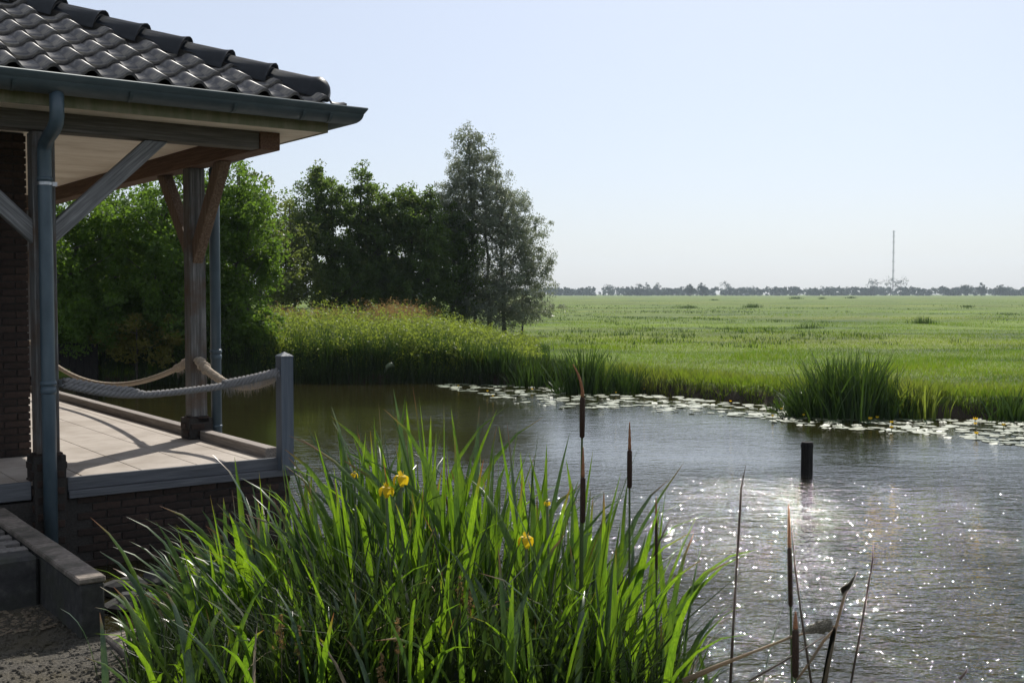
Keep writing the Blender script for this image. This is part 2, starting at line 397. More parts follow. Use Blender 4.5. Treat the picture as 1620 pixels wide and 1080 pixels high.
def water_mat():
    m, nt, out = nodes("pond_water")
    g = nt.nodes.new("ShaderNodeNewGeometry")
    mp1 = N(nt, "Mapping"); mp1.inputs["Rotation"].default_value = (0, 0, R(-12)); mp1.inputs["Scale"].default_value = (0.55, 1.0, 1.0)
    L(nt, g.outputs["Position"], mp1.inputs[0])
    n1 = noise(nt, mp1.outputs[0], 13.0, 3, 0.62)
    n2 = noise(nt, mp1.outputs[0], 4.5, 2, 0.5)
    n3 = noise(nt, g.outputs["Position"], 0.35, 2, 0.5)
    s1 = N(nt, "Math", operation='MULTIPLY_ADD'); L(nt, n2, s1.inputs[0]); s1.inputs[1].default_value = 1.2; L(nt, n1, s1.inputs[2])
    # the breeze reaches the open right-hand water; the sheltered far left lies calm
    sp = nt.nodes.new("ShaderNodeSeparateXYZ"); L(nt, g.outputs["Position"], sp.inputs[0])
    my = N(nt, "MapRange"); my.inputs[1].default_value = 6.5; my.inputs[2].default_value = 14.0; my.inputs[3].default_value = 1.0; my.inputs[4].default_value = 0.085
    L(nt, sp.outputs["Y"], my.inputs[0])
    mx_ = N(nt, "MapRange"); mx_.inputs[1].default_value = -3.0; mx_.inputs[2].default_value = 0.5; mx_.inputs[3].default_value = 0.55; mx_.inputs[4].default_value = 1.0
    L(nt, sp.outputs["X"], mx_.inputs[0])
    mg = N(nt, "MapRange"); mg.inputs[1].default_value = 0.35; mg.inputs[2].default_value = 0.65; mg.inputs[3].default_value = 0.5; mg.inputs[4].default_value = 1.25
    L(nt, n3, mg.inputs[0])
    a = N(nt, "Math", operation='MULTIPLY'); L(nt, my.outputs[0], a.inputs[0]); L(nt, mx_.outputs[0], a.inputs[1])
    a2 = N(nt, "Math", operation='MULTIPLY'); L(nt, a.outputs[0], a2.inputs[0]); L(nt, mg.outputs[0], a2.inputs[1])
    hh = N(nt, "Math", operation='MULTIPLY'); L(nt, s1.outputs[0], hh.inputs[0]); L(nt, a2.outputs[0], hh.inputs[1])
    b = N(nt, "BsdfPrincipled", Roughness=0.03, IOR=1.50)
    b.inputs["Base Color"].default_value = (0.020, 0.018, 0.006, 1)
    b.inputs["Coat Weight"].default_value = 0.06
    b.inputs["Coat Roughness"].default_value = 0.03
    b.inputs["Specular IOR Level"].default_value = 1.0
    nb = bump(nt, hh.outputs[0], 1.0, 0.085)
    L(nt, nb, b.inputs["Normal"]); L(nt, nb, b.inputs["Coat Normal"])
    L(nt, b.outputs[0], out.inputs[0])
    return m
M['ground'] = ground_mat(); M['grass'] = grass_mat(); M['water'] = water_mat()

# ------------------------------------------------------------------ terrain with the pond scooped out, water
POND = np.array([(-3.35, 7.9), (-2.5, 7.0), (-1.9, 6.3), (-1.1, 5.5), (-0.2, 5.0), (0.9, 4.3), (3, 3.8), (6, 3.2), (12, 2.0), (25, 1.0), (40, 2.0), (43, 9), (38, 14.5), (24, 15.8),
                 (16, 17.1), (10.5, 18.0), (8.5, 18.5), (6.9, 18.9), (5.4, 19.5), (4.7, 21.2), (3.6, 22.6), (2.6, 23.6), (0.6, 25.6), (-1.6, 26.3), (-6, 26.3), (-9, 25.6), (-11.5, 24), (-13, 19), (-8.6, 15.0), (-5.5, 11.5), (-3.9, 9.2)])
def sdist(x, y):
    "signed distance to the shoreline, negative over the water"
    p = np.stack([x, y], -1); d = np.full(x.shape, 1e9); inside = np.zeros(x.shape, bool)
    for i in range(len(POND)):
        a = POND[i]; b = POND[(i + 1) % len(POND)]
        ab = b - a; t = np.clip(((p - a) @ ab) / (ab @ ab), 0, 1)
        d = np.minimum(d, np.hypot(*(np.moveaxis(p - (a + t[..., None] * ab), -1, 0))))
        c = ((a[1] > y) != (b[1] > y)) & (x < (b[0] - a[0]) * (y - a[1]) / (b[1] - a[1] + 1e-12) + a[0])
        inside ^= c
    return np.where(inside, -d, d)
def land(x, y):
    s = np.clip((y - 9) / 10, 0, 1); s = s * s * (3 - 2 * s)
    top = 0.19 + 0.16 * s
    top = top + (0.05 * np.sin(x * 0.31 + 1) * np.sin(y * 0.23) + 0.03 * np.sin(x * 0.9) * np.cos(y * 0.7 + 2)) * s
    left = np.clip((-x - 3) / 5, 0, 1) * np.clip((y - 22) / 4, 0, 1) * np.clip((60 - y) / 20, 0, 1)
    top = top + 0.12 * left
    sd = sdist(x, y) + 0.12 * np.sin(x * 2.1 + y * 1.3) + 0.06 * np.sin(x * 5.7 - y * 3.1)
    far = s > .5
    k = np.clip(np.where(far, (sd + 0.28) / 0.5, (sd + 0.55) / 1.0), 0, 1); k = k * k * (3 - 2 * k)
    return -0.6 + (top + 0.6) * k
def axis(lo, hi, a, b, step):
    mid = np.arange(a, b, step)
    l = a - np.geomspace(step, a - lo, 34)[::-1]
    r = mid[-1] + np.geomspace(step, hi - mid[-1], 34)
    return np.concatenate([l, mid, r])
gx = axis(-3000, 3000, -16, 44, 0.22); gy = axis(-3000, 3000, -1, 30, 0.22)
XX, YY = np.meshgrid(gx, gy)
ZZ = land(XX, YY)
nx, ny = len(gx), len(gy)
ii = (np.arange(ny - 1)[:, None] * nx + np.arange(nx - 1)[None, :]).ravel()
gm = big_mesh("meadow", np.stack([XX, YY, ZZ], -1).reshape(-1, 3), np.stack([ii, ii + 1, ii + nx + 1, ii + nx], 1), smooth=True)
link("meadow", gm, M['ground'], kind="structure")
bm = bmesh.new()
wx = np.linspace(-15, 45, 13); wy = np.linspace(0.5, 28, 8)
gv = [[bm.verts.new((x, y, 0)) for x in wx] for y in wy]
for j in range(len(wy) - 1):
    for i in range(len(wx) - 1):
        bm.faces.new((gv[j][i], gv[j][i + 1], gv[j + 1][i + 1], gv[j + 1][i]))
link("pond_water", bm_mesh(bm, "pond_water"), M['water'], kind="structure")

# ------------------------------------------------------------------ pavilion
RZ = math.atan2(0.599, 0.801)
B0 = Vector((-1.96, 9.39, 0))
UV = Matrix.Translation(B0) @ Matrix.Rotation(RZ, 4, 'Z')
def uvz(u, v, z): return UV @ Vector((u, v, z))
pav = empty("pavilion", B0, RZ, "open timber pavilion with dark tiled hip roof beside the pond", "pavilion")
DK = 0.70; BB = 3.31; LEN = 10.0
EAVE = 0.42; PITCH = 0.457; ZE = 3.665
# roof boards (under the tiles)
bm = bmesh.new()
def roofpt(u, v, dz=0.0):
    h = min(v + EAVE, EAVE - u)
    return (u, v, ZE - 0.03 + PITCH * h + dz)
ridge = 4.0
P = [(EAVE, -EAVE), (EAVE, LEN + EAVE), (-8 , LEN + EAVE), (-8, -EAVE)]
a = bm.verts.new(roofpt(EAVE - .02, -EAVE + .02)); b = bm.verts.new((EAVE - .02, LEN + EAVE, ZE - .03)); c = bm.verts.new((-8, LEN + EAVE, ZE - .03)); d = bm.verts.new((-8, -EAVE + .02, ZE - .03))
r1 = bm.verts.new(roofpt(EAVE - LEN / 2 - EAVE, LEN / 2)); r2 = bm.verts.new((-8, LEN / 2, r1.co.z))
bm.faces.new((d, a, r1, r2)); bm.faces.new((a, b, r1)); bm.faces.new((b, c, r2, r1))
g = bmesh.ops.extrude_face_region(bm, geom=bm.faces[:])
bmesh.ops.translate(bm, verts=[v for v in g['geom'] if isinstance(v, bmesh.types.BMVert)], vec=(0, 0, -0.05))
bmesh.ops.recalc_face_normals(bm, faces=bm.faces[:])
roof = link("roof", bm_mesh(bm, "roof"), M['hiptile'], pav)

TW, TC = 0.265, 0.325
def tile_mesh(w=TW, c=TC, n=12):
    L_ = (c + 0.055) * math.sqrt(1 + PITCH ** 2)
    bm = bmesh.new(); th = 0.024
    def h(s): return 0.058 * math.exp(-abs((s - 0.27) / 0.19) ** 2.6) - 0.006 * math.exp(-((s - 0.7) / 0.2) ** 2) + 0.012 * max(0, (s - 0.88) / 0.12)
    top = []; bot = []
    for j, yy in enumerate((0.0, L_)):
        tz = 0.034 * (1 - j)
        top.append([bm.verts.new((s * (w + 0.012) - 0.0, yy, h(s) + tz + 0.012)) for s in [k / n for k in range(n + 1)]])
        bot.append([bm.verts.new((s * (w + 0.012), yy, h(s) + tz + 0.012 - th)) for s in [k / n for k in range(n + 1)]])
    for k in range(n):
        bm.faces.new((top[0][k], top[0][k + 1], top[1][k + 1], top[1][k]))
        bm.faces.new((bot[0][k], top[0][k], top[1][k], bot[1][k])) if k == 0 else None
        f = bm.faces.new((top[0][k], bot[0][k], bot[0][k + 1], top[0][k + 1]))
    me = bm_mesh(bm, "roof_tile")
    for p in me.polygons: p.use_smooth = abs(p.normal.z) > 0.5
    me.materials.append(M['rooftile'])
    return me
tm = tile_mesh()
ang = math.atan(PITCH)
def tile_rot_front(): return (ang, 0, 0)
TILES = []
for r in range(0, 14):
    v = -EAVE - 0.01 + r * TC
    ncol = 0
    for cidx in range(0, 32):
        u = EAVE - 0.30 - cidx * TW
        if u + 0.03 > -v - 0.0: continue
        if u < -7.9: continue
        TILES.append((u, v, r))
vis = [t for t in TILES if t[0] > -3.6 and t[2] < 9]
rest = [t for t in TILES if not (t[0] > -3.6 and t[2] < 9)]
def clip_tile(mat_local, no, name):
    "the tiles along the hip are sawn off on the corner line"
    bm = bmesh.new(); bm.from_mesh(tm); bm.transform(mat_local)
    bmesh.ops.bisect_plane(bm, geom=bm.verts[:] + bm.edges[:] + bm.faces[:], plane_co=(0, 0, 0), plane_no=no, clear_outer=True)
    bm.transform(mat_local.inverted())
    me = bm_mesh(bm, name); me.materials.append(M['rooftile'])
    for p in me.polygons: p.use_smooth = abs(p.normal.z) > 0.5
    return me
for u, v, r in vis:
    if u + TW > -(v + 0.38):
        loc_ = (u, v, ZE - 0.035 + PITCH * (v + EAVE))
        me = clip_tile(Matrix.Translation(loc_) @ Matrix.Rotation(ang, 4, 'X'), (1, 1, 0), "roof_tile")
        if len(me.polygons): link("roof_tile", me, None, roof, loc_, (ang, 0, 0))
        continue
    o = link("roof_tile", tm, None, roof, (u + random.uniform(-.003, .003), v + random.uniform(-.005, .005), ZE - 0.035 + PITCH * (v + EAVE) + random.uniform(0, .004)), (ang + random.uniform(-.006, .006), 0, random.uniform(-.008, .008)))
def joined(name, me, mats, parent, mat):
    co = np.empty(len(me.vertices) * 3, np.float32); me.vertices.foreach_get("co", co); co = co.reshape(-1, 3)
    qs = np.array([list(p.vertices) for p in me.polygons]); out = []; q = []
    for k, mt in enumerate(mats):
        mm = np.array(mt); out.append(co @ mm[:3, :3].T + mm[:3, 3]); q.append(qs + k * len(co))
    return link(name, big_mesh(name, np.concatenate(out), np.concatenate(q)), mat, parent, kind="stuff")
joined("far_roof_tile", tm, [Matrix.Translation((u, v, ZE - 0.035 + PITCH * (v + EAVE))) @ Matrix.Rotation(ang, 4, 'X') for u, v, r in rest], roof, M['rooftile'])
side = []
for r in range(0, 14):
    uu = EAVE - 0.06 - r * TC
    for cidx in range(0, 40):
        v = -EAVE + 0.12 + cidx * TW
        if (r == 0 and v < .35) or v < -uu + .34 or v > LEN + EAVE - (EAVE - uu) - .3: continue
        side.append(Matrix.Translation((uu, v, ZE - 0.035 + PITCH * (EAVE - uu))) @ Matrix.Rotation(math.pi / 2, 4, 'Z') @ Matrix.Rotation(ang, 4, 'X'))
joined("side_roof_tile", tm, side, roof, M['rooftile'])
# hip tiles, running up the corner
hipdir = Vector((-1, 1, PITCH)).normalized()
hx = Vector((1, 1, 0)).normalized(); hz = hipdir.cross(hx) * -1
if hz.z < 0: hz = -hz
HL = 0.40
def hip_mesh(first=False):
    bm = bmesh.new(); n = 10
    prof = [(0.0, 0.112), (0.33, 0.108), (0.355, 0.124), (0.44, 0.128)] if False else [(-0.02, 0.139), (0.0, 0.133), (0.05, 0.121), (0.43, 0.102)]
    rings = []
    if first:
        for k in range(5):
            a = math.pi / 2 * k / 5
            prof.insert(k, (-0.02 - 0.12 * math.cos(a), 0.134 * math.sin(a) + 0.004))
    for (yy, rr) in prof:
        rings.append([bm.verts.new((rr * math.cos(a), yy, rr * 0.95 * math.sin(a) - 0.035 * (1 - math.sin(max(a, 0) if a < math.pi else 0)) )) for a in [(-0.15 + (math.pi + 0.3) * k / n) for k in range(n + 1)]])
    for p_, q_ in zip(rings, rings[1:]):
        for k in range(n):
            bm.faces.new((p_[k], q_[k], q_[k + 1], p_[k + 1]))
    g = bmesh.ops.solidify(bm, geom=bm.faces[:], thickness=0.014)
    bmesh.ops.recalc_face_normals(bm, faces=bm.faces[:])
    me = bm_mesh(bm, "hip_tile", True); me.materials.append(M['hiptile']); return me
hm0, hm1 = hip_mesh(True), hip_mesh(False)
def mort_mesh():
    bm = bmesh.new(); pts = 9
    ring = []
    for yy in (-0.008, 0.03):
        ring.append([bm.verts.new(((0.106 + random.uniform(-.006, .006)) * math.cos(math.pi * k / pts), yy, (0.106 + random.uniform(-.006, .006)) * math.sin(math.pi * k / pts) - 0.01)) for k in range(pts + 1)])
    bm.faces.new(ring[0]); bm.faces.new(ring[1][::-1])
    for k in range(pts): bm.faces.new((ring[0][k], ring[1][k], ring[1][k + 1], ring[0][k + 1]))
    me = bm_mesh(bm, "hip_mortar"); me.materials.append(M['mortar']); return me
mm_ = mort_mesh()
start = Vector((0.215, -0.215, ZE + PITCH * (EAVE - 0.215) + 0.035))
hbasis = Matrix((hx, hipdir, hz)).transposed().to_4x4()
for k in range(13):
    p = start + hipdir * HL * k
    for nm, me_, off in (("hip_tile", hm0 if k == 0 else hm1.copy(), 0), ("hip_mortar", mm_, 0.001)):
        if nm == "hip_mortar" and k == 0: continue
        o = link(nm, me_, None, roof)
        tilt = Matrix.Rotation(-0.035, 4, 'X')
        o.matrix_local = Matrix.Translation(p + hipdir * off - (hz * 0.004 if off else hz * 0)) @ hbasis @ tilt

bed = link("hip_bedding", boxm("hip_bedding", -.105, .105, 0.0, HL * 12.5, -.13, 0.0), M['joint'], roof)
bed.matrix_local = Matrix.Translation(start + hipdir * .03) @ hbasis
# gutter: round-bottomed section swept along both eaves with a mitred corner
GO, GI, GZ, GD = 0.547, 0.335, 3.645, 0.135
def gutter_profile():
    pts = []
    mid = (GO + GI) / 2 - 0.012; rx = (GO - GI) / 2 - 0.014
    for k in range(13):
        a = math.pi * k / 12
        pts.append((mid + rx * math.cos(a), GZ - 0.03 - (GD - 0.03) * math.sin(a) ** 0.8))
    pts = [(GO, GZ - 0.012), (GO - 0.003, GZ), (GO - 0.014, GZ + 0.002), (GO - 0.022, GZ - 0.008)] [::-1][::-1] + [(GO - 0.026, GZ - 0.03)] + pts[1:] + [(GI, GZ + 0.01), (GI + 0.004, GZ + 0.01)]
    inner = [(x - 0.0 if False else (mid + (x - mid) * 0.955), z + 0.004) for x, z in pts[5:-2]][::-1]
    return pts + inner
prof = gutter_profile()
bm = bmesh.new()
st = [[bm.verts.new((-8.0, -o, z)) for o, z in prof], [bm.verts.new((o, -o, z)) for o, z in prof], [bm.verts.new((o, LEN + 0.3, z)) for o, z in prof]]
npf = len(prof)
for a, b in zip(st, st[1:]):
    for k in range(npf):
        bm.faces.new((a[k], a[(k + 1) % npf], b[(k + 1) % npf], b[k]))
bmesh.ops.recalc_face_normals(bm, faces=bm.faces[:])
gutter = link("gutter", bm_mesh(bm, "gutter", False), M['zinc'], pav)
for p in gutter.data.polygons: p.use_smooth = True
def bracket():
    bm = bmesh.new()
    pp = [(o + (0.004 if k < 8 else 0), z - 0.004) for k, (o, z) in enumerate(prof[5:17])]
    for (x0, z0), (x1, z1) in zip(pp, pp[1:]):
        q = [bm.verts.new(v) for v in ((-0.013, -x0, z0), (0.013, -x0, z0), (0.013, -x1, z1), (-0.013, -x1, z1))]
        bm.faces.new(q)
    bmesh.ops.remove_doubles(bm, verts=bm.verts[:], dist=1e-5)
    bmesh.ops.solidify(bm, geom=bm.faces[:], thickness=-0.004)
    me = bm_mesh(bm, "gutter_bracket"); me.materials.append(M['zinc']); return me
bk = bracket()
for u in (-1.40, -0.60, -0.02, 0.22, -2.2, -3.0, -3.8):
    link("gutter_bracket", bk, None, gutter, (u, 0, 0))
# fascia boards + soffit
FO = 0.30
bm = bmesh.new()
box(bm, -8, FO, -FO, -FO + 0.022, 3.447, 3.64); box(bm, FO - 0.022, FO, -FO + 0.023, LEN, 3.447, 3.64)
link("fascia_board", bm_mesh(bm, "fascia_board"), M['fascia'], pav)
bm = bmesh.new()
box(bm, -8, FO - 0.024, -FO + 0.024, 0.02, 3.452, 3.462); box(bm, -0.02, FO - 0.024, 0.022, LEN, 3.452, 3.462)
link("soffit", bm_mesh(bm, "soffit"), M['ceiling'], pav)
link("ceiling_panel", boxm("ceiling_panel", -8, -0.185, 0.165, LEN, 3.475, 3.49), M['ceiling'], pav)
# beams
link("eaves_beam", boxm("eaves_beam", -8, -0.182, 0.0, 0.16, BB, 3.50, 0.006), M['wood_u'], pav)
link("eaves_beam", boxm("eaves_beam", -0.18, 0.0, -0.012, LEN, BB - 0.005, 3.50, 0.006), M['wood_v'], pav)
# posts with stepped brick plinths
brick_me = boxm("brick", -0.105, 0.105, -0.05, 0.05, -0.026, 0.026, 0.003); brick_me.materials.append(M['brick'])
half_me = boxm("brick", -0.05, 0.05, -0.05, 0.05, -0.026, 0.026, 0.003); half_me.materials.append(M['brick'])
CRS = 0.0625
def plinth(u, v, z0, z1, hw=0.125):
    core = link("plinth", boxm("plinth", u - hw + .012, u + hw - .012, v - hw + .012, v + hw - .012, z0, z1 - 0.012), M['joint'], pav)
    n = int(round((z1 - z0) / CRS)); 
    s = hw / 0.155
    for k in range(n):
        zz = z1 - 0.026 - k * CRS
        capin = 0.84 if k == 0 else 1.0
        for q in range(4):
            aa = math.pi / 2 * q
            ox, oy = (-0.05, -hw + 0.05) if k % 2 else (0.05, -hw + 0.05)
            ox *= (hw - 0.05) / 0.05 * 0.42
            c_, s_ = math.cos(aa), math.sin(aa)
            o = link("brick", brick_me, None, core, (u + (ox * c_ - oy * s_) * capin, v + (ox * s_ + oy * c_) * capin, zz), (0, 0, aa + (0)))
            o.scale = ((hw - 0.05) / 0.105 * 0.86 * capin, 1, 1)
    return core
def post(u, v, z0, hw=0.08):
    return link("post", boxm("post", u - hw, u + hw, v - hw, v + hw, z0, BB - 0.006, 0.008), M['wood_z'], pav)
PU, PV = -1.89, 1.732
post(PU, 0.08, 0.90); plinth(PU, 0.08, 0.0, 0.90)
post(-0.09, PV, 0.915); plinth(-0.09, PV, DK + 0.004, 0.915)
post(-0.09, 8.3, 0.915); plinth(-0.09, 8.3, DK + 0.004, 0.915)
post(-6.4, 0.08, 0.90); plinth(-6.4, 0.08, 0.0, 0.90)
def brace(p0, p1, w, d, mat, axis):
    "slanting timber from the post up to the beam"
    a = Vector(p0); b = Vector(p1); t = (b - a).normalized()
    sidev = Vector((0, 1, 0)) if axis == 'u' else Vector((1, 0, 0))
    nrm = t.cross(sidev).normalized()
    bm = bmesh.new()
    vs = []
    for s in (-1, 1):
        for (pt, zcut) in ((a, 'v'), (b, 'h')):
            for e in (-1, 1):
                q = pt + nrm * e * w / 2
                k = 'uvz'.index(axis)
                if zcut == 'v': q = q + t * ((pt[k] - q[k]) / t[k])
                else: q = q + t * ((pt.z - q.z) / t.z)
                vs.append(bm.verts.new(q + sidev * s * d / 2))
    f = [(0, 1, 3, 2), (4, 6, 7, 5), (0, 4, 5, 1), (2, 3, 7, 6), (0, 2, 6, 4), (1, 5, 7, 3)]
    for q in f: bm.faces.new([vs[i] for i in q])
    bmesh.ops.recalc_face_normals(bm, faces=bm.faces[:])
    bmesh.ops.bevel(bm, geom=bm.edges[:], offset=0.005, segments=1, affect='EDGES')
    return link("brace", bm_mesh(bm, "brace"), mat, pav)
brace((PU + 0.075, 0.075, 2.56), (-1.03, 0.075, BB - .003), 0.125, 0.09, M['wood_brace'], 'u')
brace((PU - 0.075, 0.075, 2.56), (PU - 0.86, 0.075, BB - .003), 0.125, 0.09, M['wood_brace_mirror'], 'u')
brace((-0.09, PV - 0.075, 2.50), (-0.09, PV - 0.72, BB - .008), 0.14, 0.10, M['wood_brown'], 'v')
brace((-0.09, PV + 0.075, 2.50), (-0.09, PV + 0.80, BB - .008), 0.14, 0.10, M['wood_brown'], 'v')
# brick core of the building
WU, WV = -1.68, 1.43
wall = link("brick_wall", boxm("brick_wall", -8, WU - 0.012, WV + 0.012, LEN, 0.1, 3.47), M['joint'], pav)
for k in range(44):
    z = DK + 0.036 + k * CRS
    if z > 3.45: break
    u = WU - 0.105 if k % 2 == 0 else WU - 0.05
    first = True
    while u > WU - 1.0:
        if first and k % 2: me_, stp = half_me, 0.05 + 0.012 + 0.105
        else: me_, stp = brick_me, 0.222
        link("brick", me_, None, wall, (u + random.uniform(-.002, .002), WV + 0.05 + random.uniform(-.002, .002), z))
        u -= stp; first = False
# downpipes with sockets
def downpipe(pts, rad, rings, clip=None):
    dp = link("downpipe", tubem("downpipe", pts, rad, 20), M['pipe'], pav)
    for (p, dz, rr) in rings:
        bm = bmesh.new()
        tube(bm, [(p[0], p[1], p[2]), (p[0], p[1], p[2] + dz * .3), (p[0], p[1], p[2] + dz * .7), (p[0], p[1], p[2] + dz)], [rad * 1.04, rr, rr, rad * 1.04], 20)
        link("pipe_socket", bm_mesh(bm, "pipe_socket", True), M['pipe'], dp)
    if clip:
        bm = bmesh.new()
        tube(bm, [clip, (clip[0], clip[1], clip[2] + 0.022)], rad * 1.1, 20)
        box(bm, clip[0] + rad, clip[0] + rad + 0.035, clip[1] - 0.01, clip[1] + 0.01, clip[2] - .004, clip[2] + 0.026)
        link("pipe_clamp", bm_mesh(bm, "pipe_clamp"), M['steel'], dp)
    return dp
PB = (-1.905, -0.075)
dpm = [(PB[0] + 0.0, -0.435, 3.53), (PB[0], -0.435, 3.42), (PB[0], -0.435, 3.36), (PB[0], -0.415, 3.315), (PB[0], -0.34, 3.275), (PB[0], -0.18, 3.235), (PB[0], -0.10, 3.195), (PB[0], PB[1], 3.15), (PB[0], PB[1], 2.95), (PB[0], PB[1], 1.4), (PB[0], PB[1], 0.1)]
downpipe(dpm, 0.05, [((PB[0], PB[1], 2.93), 0.03, 0.056), ((PB[0], PB[1], 1.42), 0.035, 0.059), ((PB[0], PB[1], 1.36), 0.05, 0.056)], (PB[0], PB[1], 2.90))
QB = (0.1, 1.70)
downpipe([(0.44, 1.72, 3.53), (0.44, 1.72, 3.51), (0.40, 1.72, 3.47), (0.28, 1.71, 3.43), (0.14, 1.70, 3.38), (QB[0], QB[1], 3.30), (QB[0], QB[1], 2.9), (QB[0], QB[1], 0.02)], 0.05,
         [((QB[0], QB[1], 1.52), 0.04, 0.058), ((QB[0], QB[1], 1.46), 0.05, 0.056), ((QB[0], QB[1], 0.80), 0.02, 0.055)])

# ------------------------------------------------------------------ terrace deck
deck = empty("terrace_deck", B0, RZ, "raised timber terrace around the pavilion with pale sunlit boards over a brick base", "deck")
base = link("deck_base", boxm("deck_base", -8, 0.07, 0.014, LEN + 1, -0.5, 0.55), M['joint'], deck)
pb = []
for k in range(9):
    z = 0.526 - k * CRS
    u = 0.075 - 0.105 - (0.11 if k % 2 else 0)
    while u > -2.0:
        if abs(u - PU) > 0.22:
            link("brick", brick_me, None, base, (u, 0.052, z))
        u -= 0.222
bw = 0.46
edges_u = [-1.63 - 0.46 * k for k in range(12, 0, -1)] + [-1.63, -1.17, -0.71, -0.25, -0.112]
for ua, ub in zip(edges_u, edges_u[1:]):
    offs = random.uniform(0.6, 2.2)
    vs_ = [0.03, 3.2 + offs, 6.6 + offs, LEN + 1]
    for va, vb in zip(vs_, vs_[1:]):
        me = boxm("deck_board", ua + 0.0035, ub - 0.0035, va + .003, vb - .003, DK - 0.03, DK + random.uniform(-.001, .001), 0.002)
        link("deck_board", me, M['deck'], deck)
# raised kerb along the water side, butting against the plinths
for va, vb in ((0.10, PV - 0.128), (PV + 0.128, 8.17), (8.43, LEN + 1)):
    link("edge_kerb", boxm("edge_kerb", -0.108, 0.0, va, vb, DK - 0.03, DK + 0.085, 0.006), M['trim_v'], deck)
link("edge_trim", boxm("edge_trim", 0.002, 0.03, -0.02, LEN + 1, 0.56, DK + 0.02, 0.004), M['trim_v'], deck)
link("front_trim", boxm("front_trim", PU + 0.13, -0.0, -0.0, 0.028, 0.613, DK + 0.012, 0.004), M['trim_u'], deck)
link("front_trim", boxm("front_trim", -8, PU - 0.13, -0.0, 0.028, 0.57, DK + 0.006, 0.004), M['trim_u'], deck)
link("front_ledge", boxm("front_ledge", PU + 0.13, 0.14, -0.045, 0.05, 0.555, 0.611, 0.004), M['trim_u'], deck)

# rail post + ropes
rp = empty("rope_post", uvz(0.012, -0.03, 0.612), RZ, "square slate grey post with pointed top at the terrace corner", "post")
bm = bmesh.new()
hw = 0.055
box(bm, -hw, hw, -hw, hw, 0.0, 0.95)
link("shaft", bm_mesh(bm, "shaft"), M['railpost'], rp)
bm = bmesh.new()
q = [bm.verts.new((sx * (hw + .003), sy * (hw + .003), z)) for z in (0.951, 0.965) for sx, sy in ((-1, -1), (1, -1), (1, 1), (-1, 1))]
t_ = bm.verts.new((0, 0, 1.0))
bm.faces.new(q[0:4][::-1])
for k in range(4):
    bm.faces.new((q[k], q[(k + 1) % 4], q[4 + (k + 1) % 4], q[4 + k])); bm.faces.new((q[4 + k], q[4 + (k + 1) % 4], t_))
link("pointed_cap", bm_mesh(bm, "pointed_cap"), M['railpost'], rp)

def catenary(a, b, sag, n):
    a, b = Vector(a), Vector(b)
    return [a.lerp(b, k / (n - 1)) - Vector((0, 0, sag * 4 * (k / (n - 1)) * (1 - k / (n - 1)))) for k in range(n)]
def twisted(bm, pts, r, pitch, strands=3, phase=0.0, sides=6):
    length = 0; cum = [0]
    for p, q in zip(pts, pts[1:]): length += (q - p).length; cum.append(length)
    step = pitch / 9; m = int(length / step)
    res = []
    for k in range(m + 1):
        s = length * k / m
        i = max(j for j in range(len(cum)) if cum[j] <= s + 1e-9); i = min(i, len(pts) - 2)
        res.append(pts[i].lerp(pts[i + 1], (s - cum[i]) / (cum[i + 1] - cum[i])))
    for st_ in range(strands):
        line = []
        for k, p in enumerate(res):
            t = (res[min(k + 1, m)] - res[max(k - 1, 0)]).normalized()
            x = t.cross(Vector((0, 0, 1))).normalized(); y = x.cross(t)
            a = 2 * math.pi * (k * step / pitch + st_ / strands) + phase
            line.append(p + (x * math.cos(a) + y * math.sin(a)) * r * 0.6)
        tube(bm, line, [r * 0.5 * (1 + 0.05 * math.sin(k * 1.7 + st_)) for k in range(len(line))], sides)
    return res
def fuzz(res, r, n, ln, down=0.6):
    base_ = []; idx = np.random.default_rng(3).integers(0, len(res), n)
    rr = np.random.default_rng(5)
    co = []; q = []
    for k, i in enumerate(idx):
        p = Vector(res[i]); d_ = Vector(rr.normal(0, 1, 3)).normalized(); s0 = p + d_ * r * 0.8
        e = s0 + (d_ * 0.6 + Vector((0, 0, -down))) * ln * rr.uniform(.3, 1.3)
        w_ = Vector(rr.normal(0, 1, 3)).normalized() * 0.0016
        co += [s0 - w_, s0 + w_, e + w_ * .3, e - w_ * .3]; q.append([4 * k, 4 * k + 1, 4 * k + 2, 4 * k + 3])
    return big_mesh("frayed_fibres", np.array([tuple(c) for c in co]), np.array(q))
def rope(name, label, segs, mat, hooks, fz=()):
    root = empty(name, segs[0][0][0], 0, label, "rope")
    off = Vector(segs[0][0][0])
    for k, (pts, r, pitch, part) in enumerate(segs):
        pts = [Vector(p) - off for p in pts]
        bm = bmesh.new(); res = twisted(bm, pts, r * 1.08, pitch)
        link(part, bm_mesh(bm, part, True), mat, root)
        for (kk, n, ln, dn) in fz:
            if kk == k: link("frayed_fibres", fuzz(res, r, n, ln, dn), mat, root, kind="stuff")
    for h in hooks:
        h = Vector(h) - off
        bm = bmesh.new()
        ring = [(h + Vector((0.028 * math.cos(a), 0.01 * math.sin(a), 0.02 * math.sin(a)))) for a in [2 * math.pi * i / 10 for i in range(11)]]
        tube(bm, ring, 0.005, 6)
        box(bm, h.x - .012, h.x + .012, h.y - .012, h.y + .012, h.z - .028, h.z + .028)
        link("hook", bm_mesh(bm, "hook"), M['steel'], root)
def coil(a, b, r, turns):
    a, b = Vector(a), Vector(b); t = (b - a).normalized(); x = t.cross(Vector((0, 0, 1))).normalized(); y = x.cross(t)
    return [a.lerp(b, k / 24) + (x * math.cos(turns * 6.283 * k / 24) + y * math.sin(turns * 6.283 * k / 24)) * r for k in range(25)]
A1 = uvz(PU + 0.11, -0.01, 1.43); A2 = uvz(-0.05, -0.03, 1.43)
c1 = catenary(A1, A2, 0.10, 30)
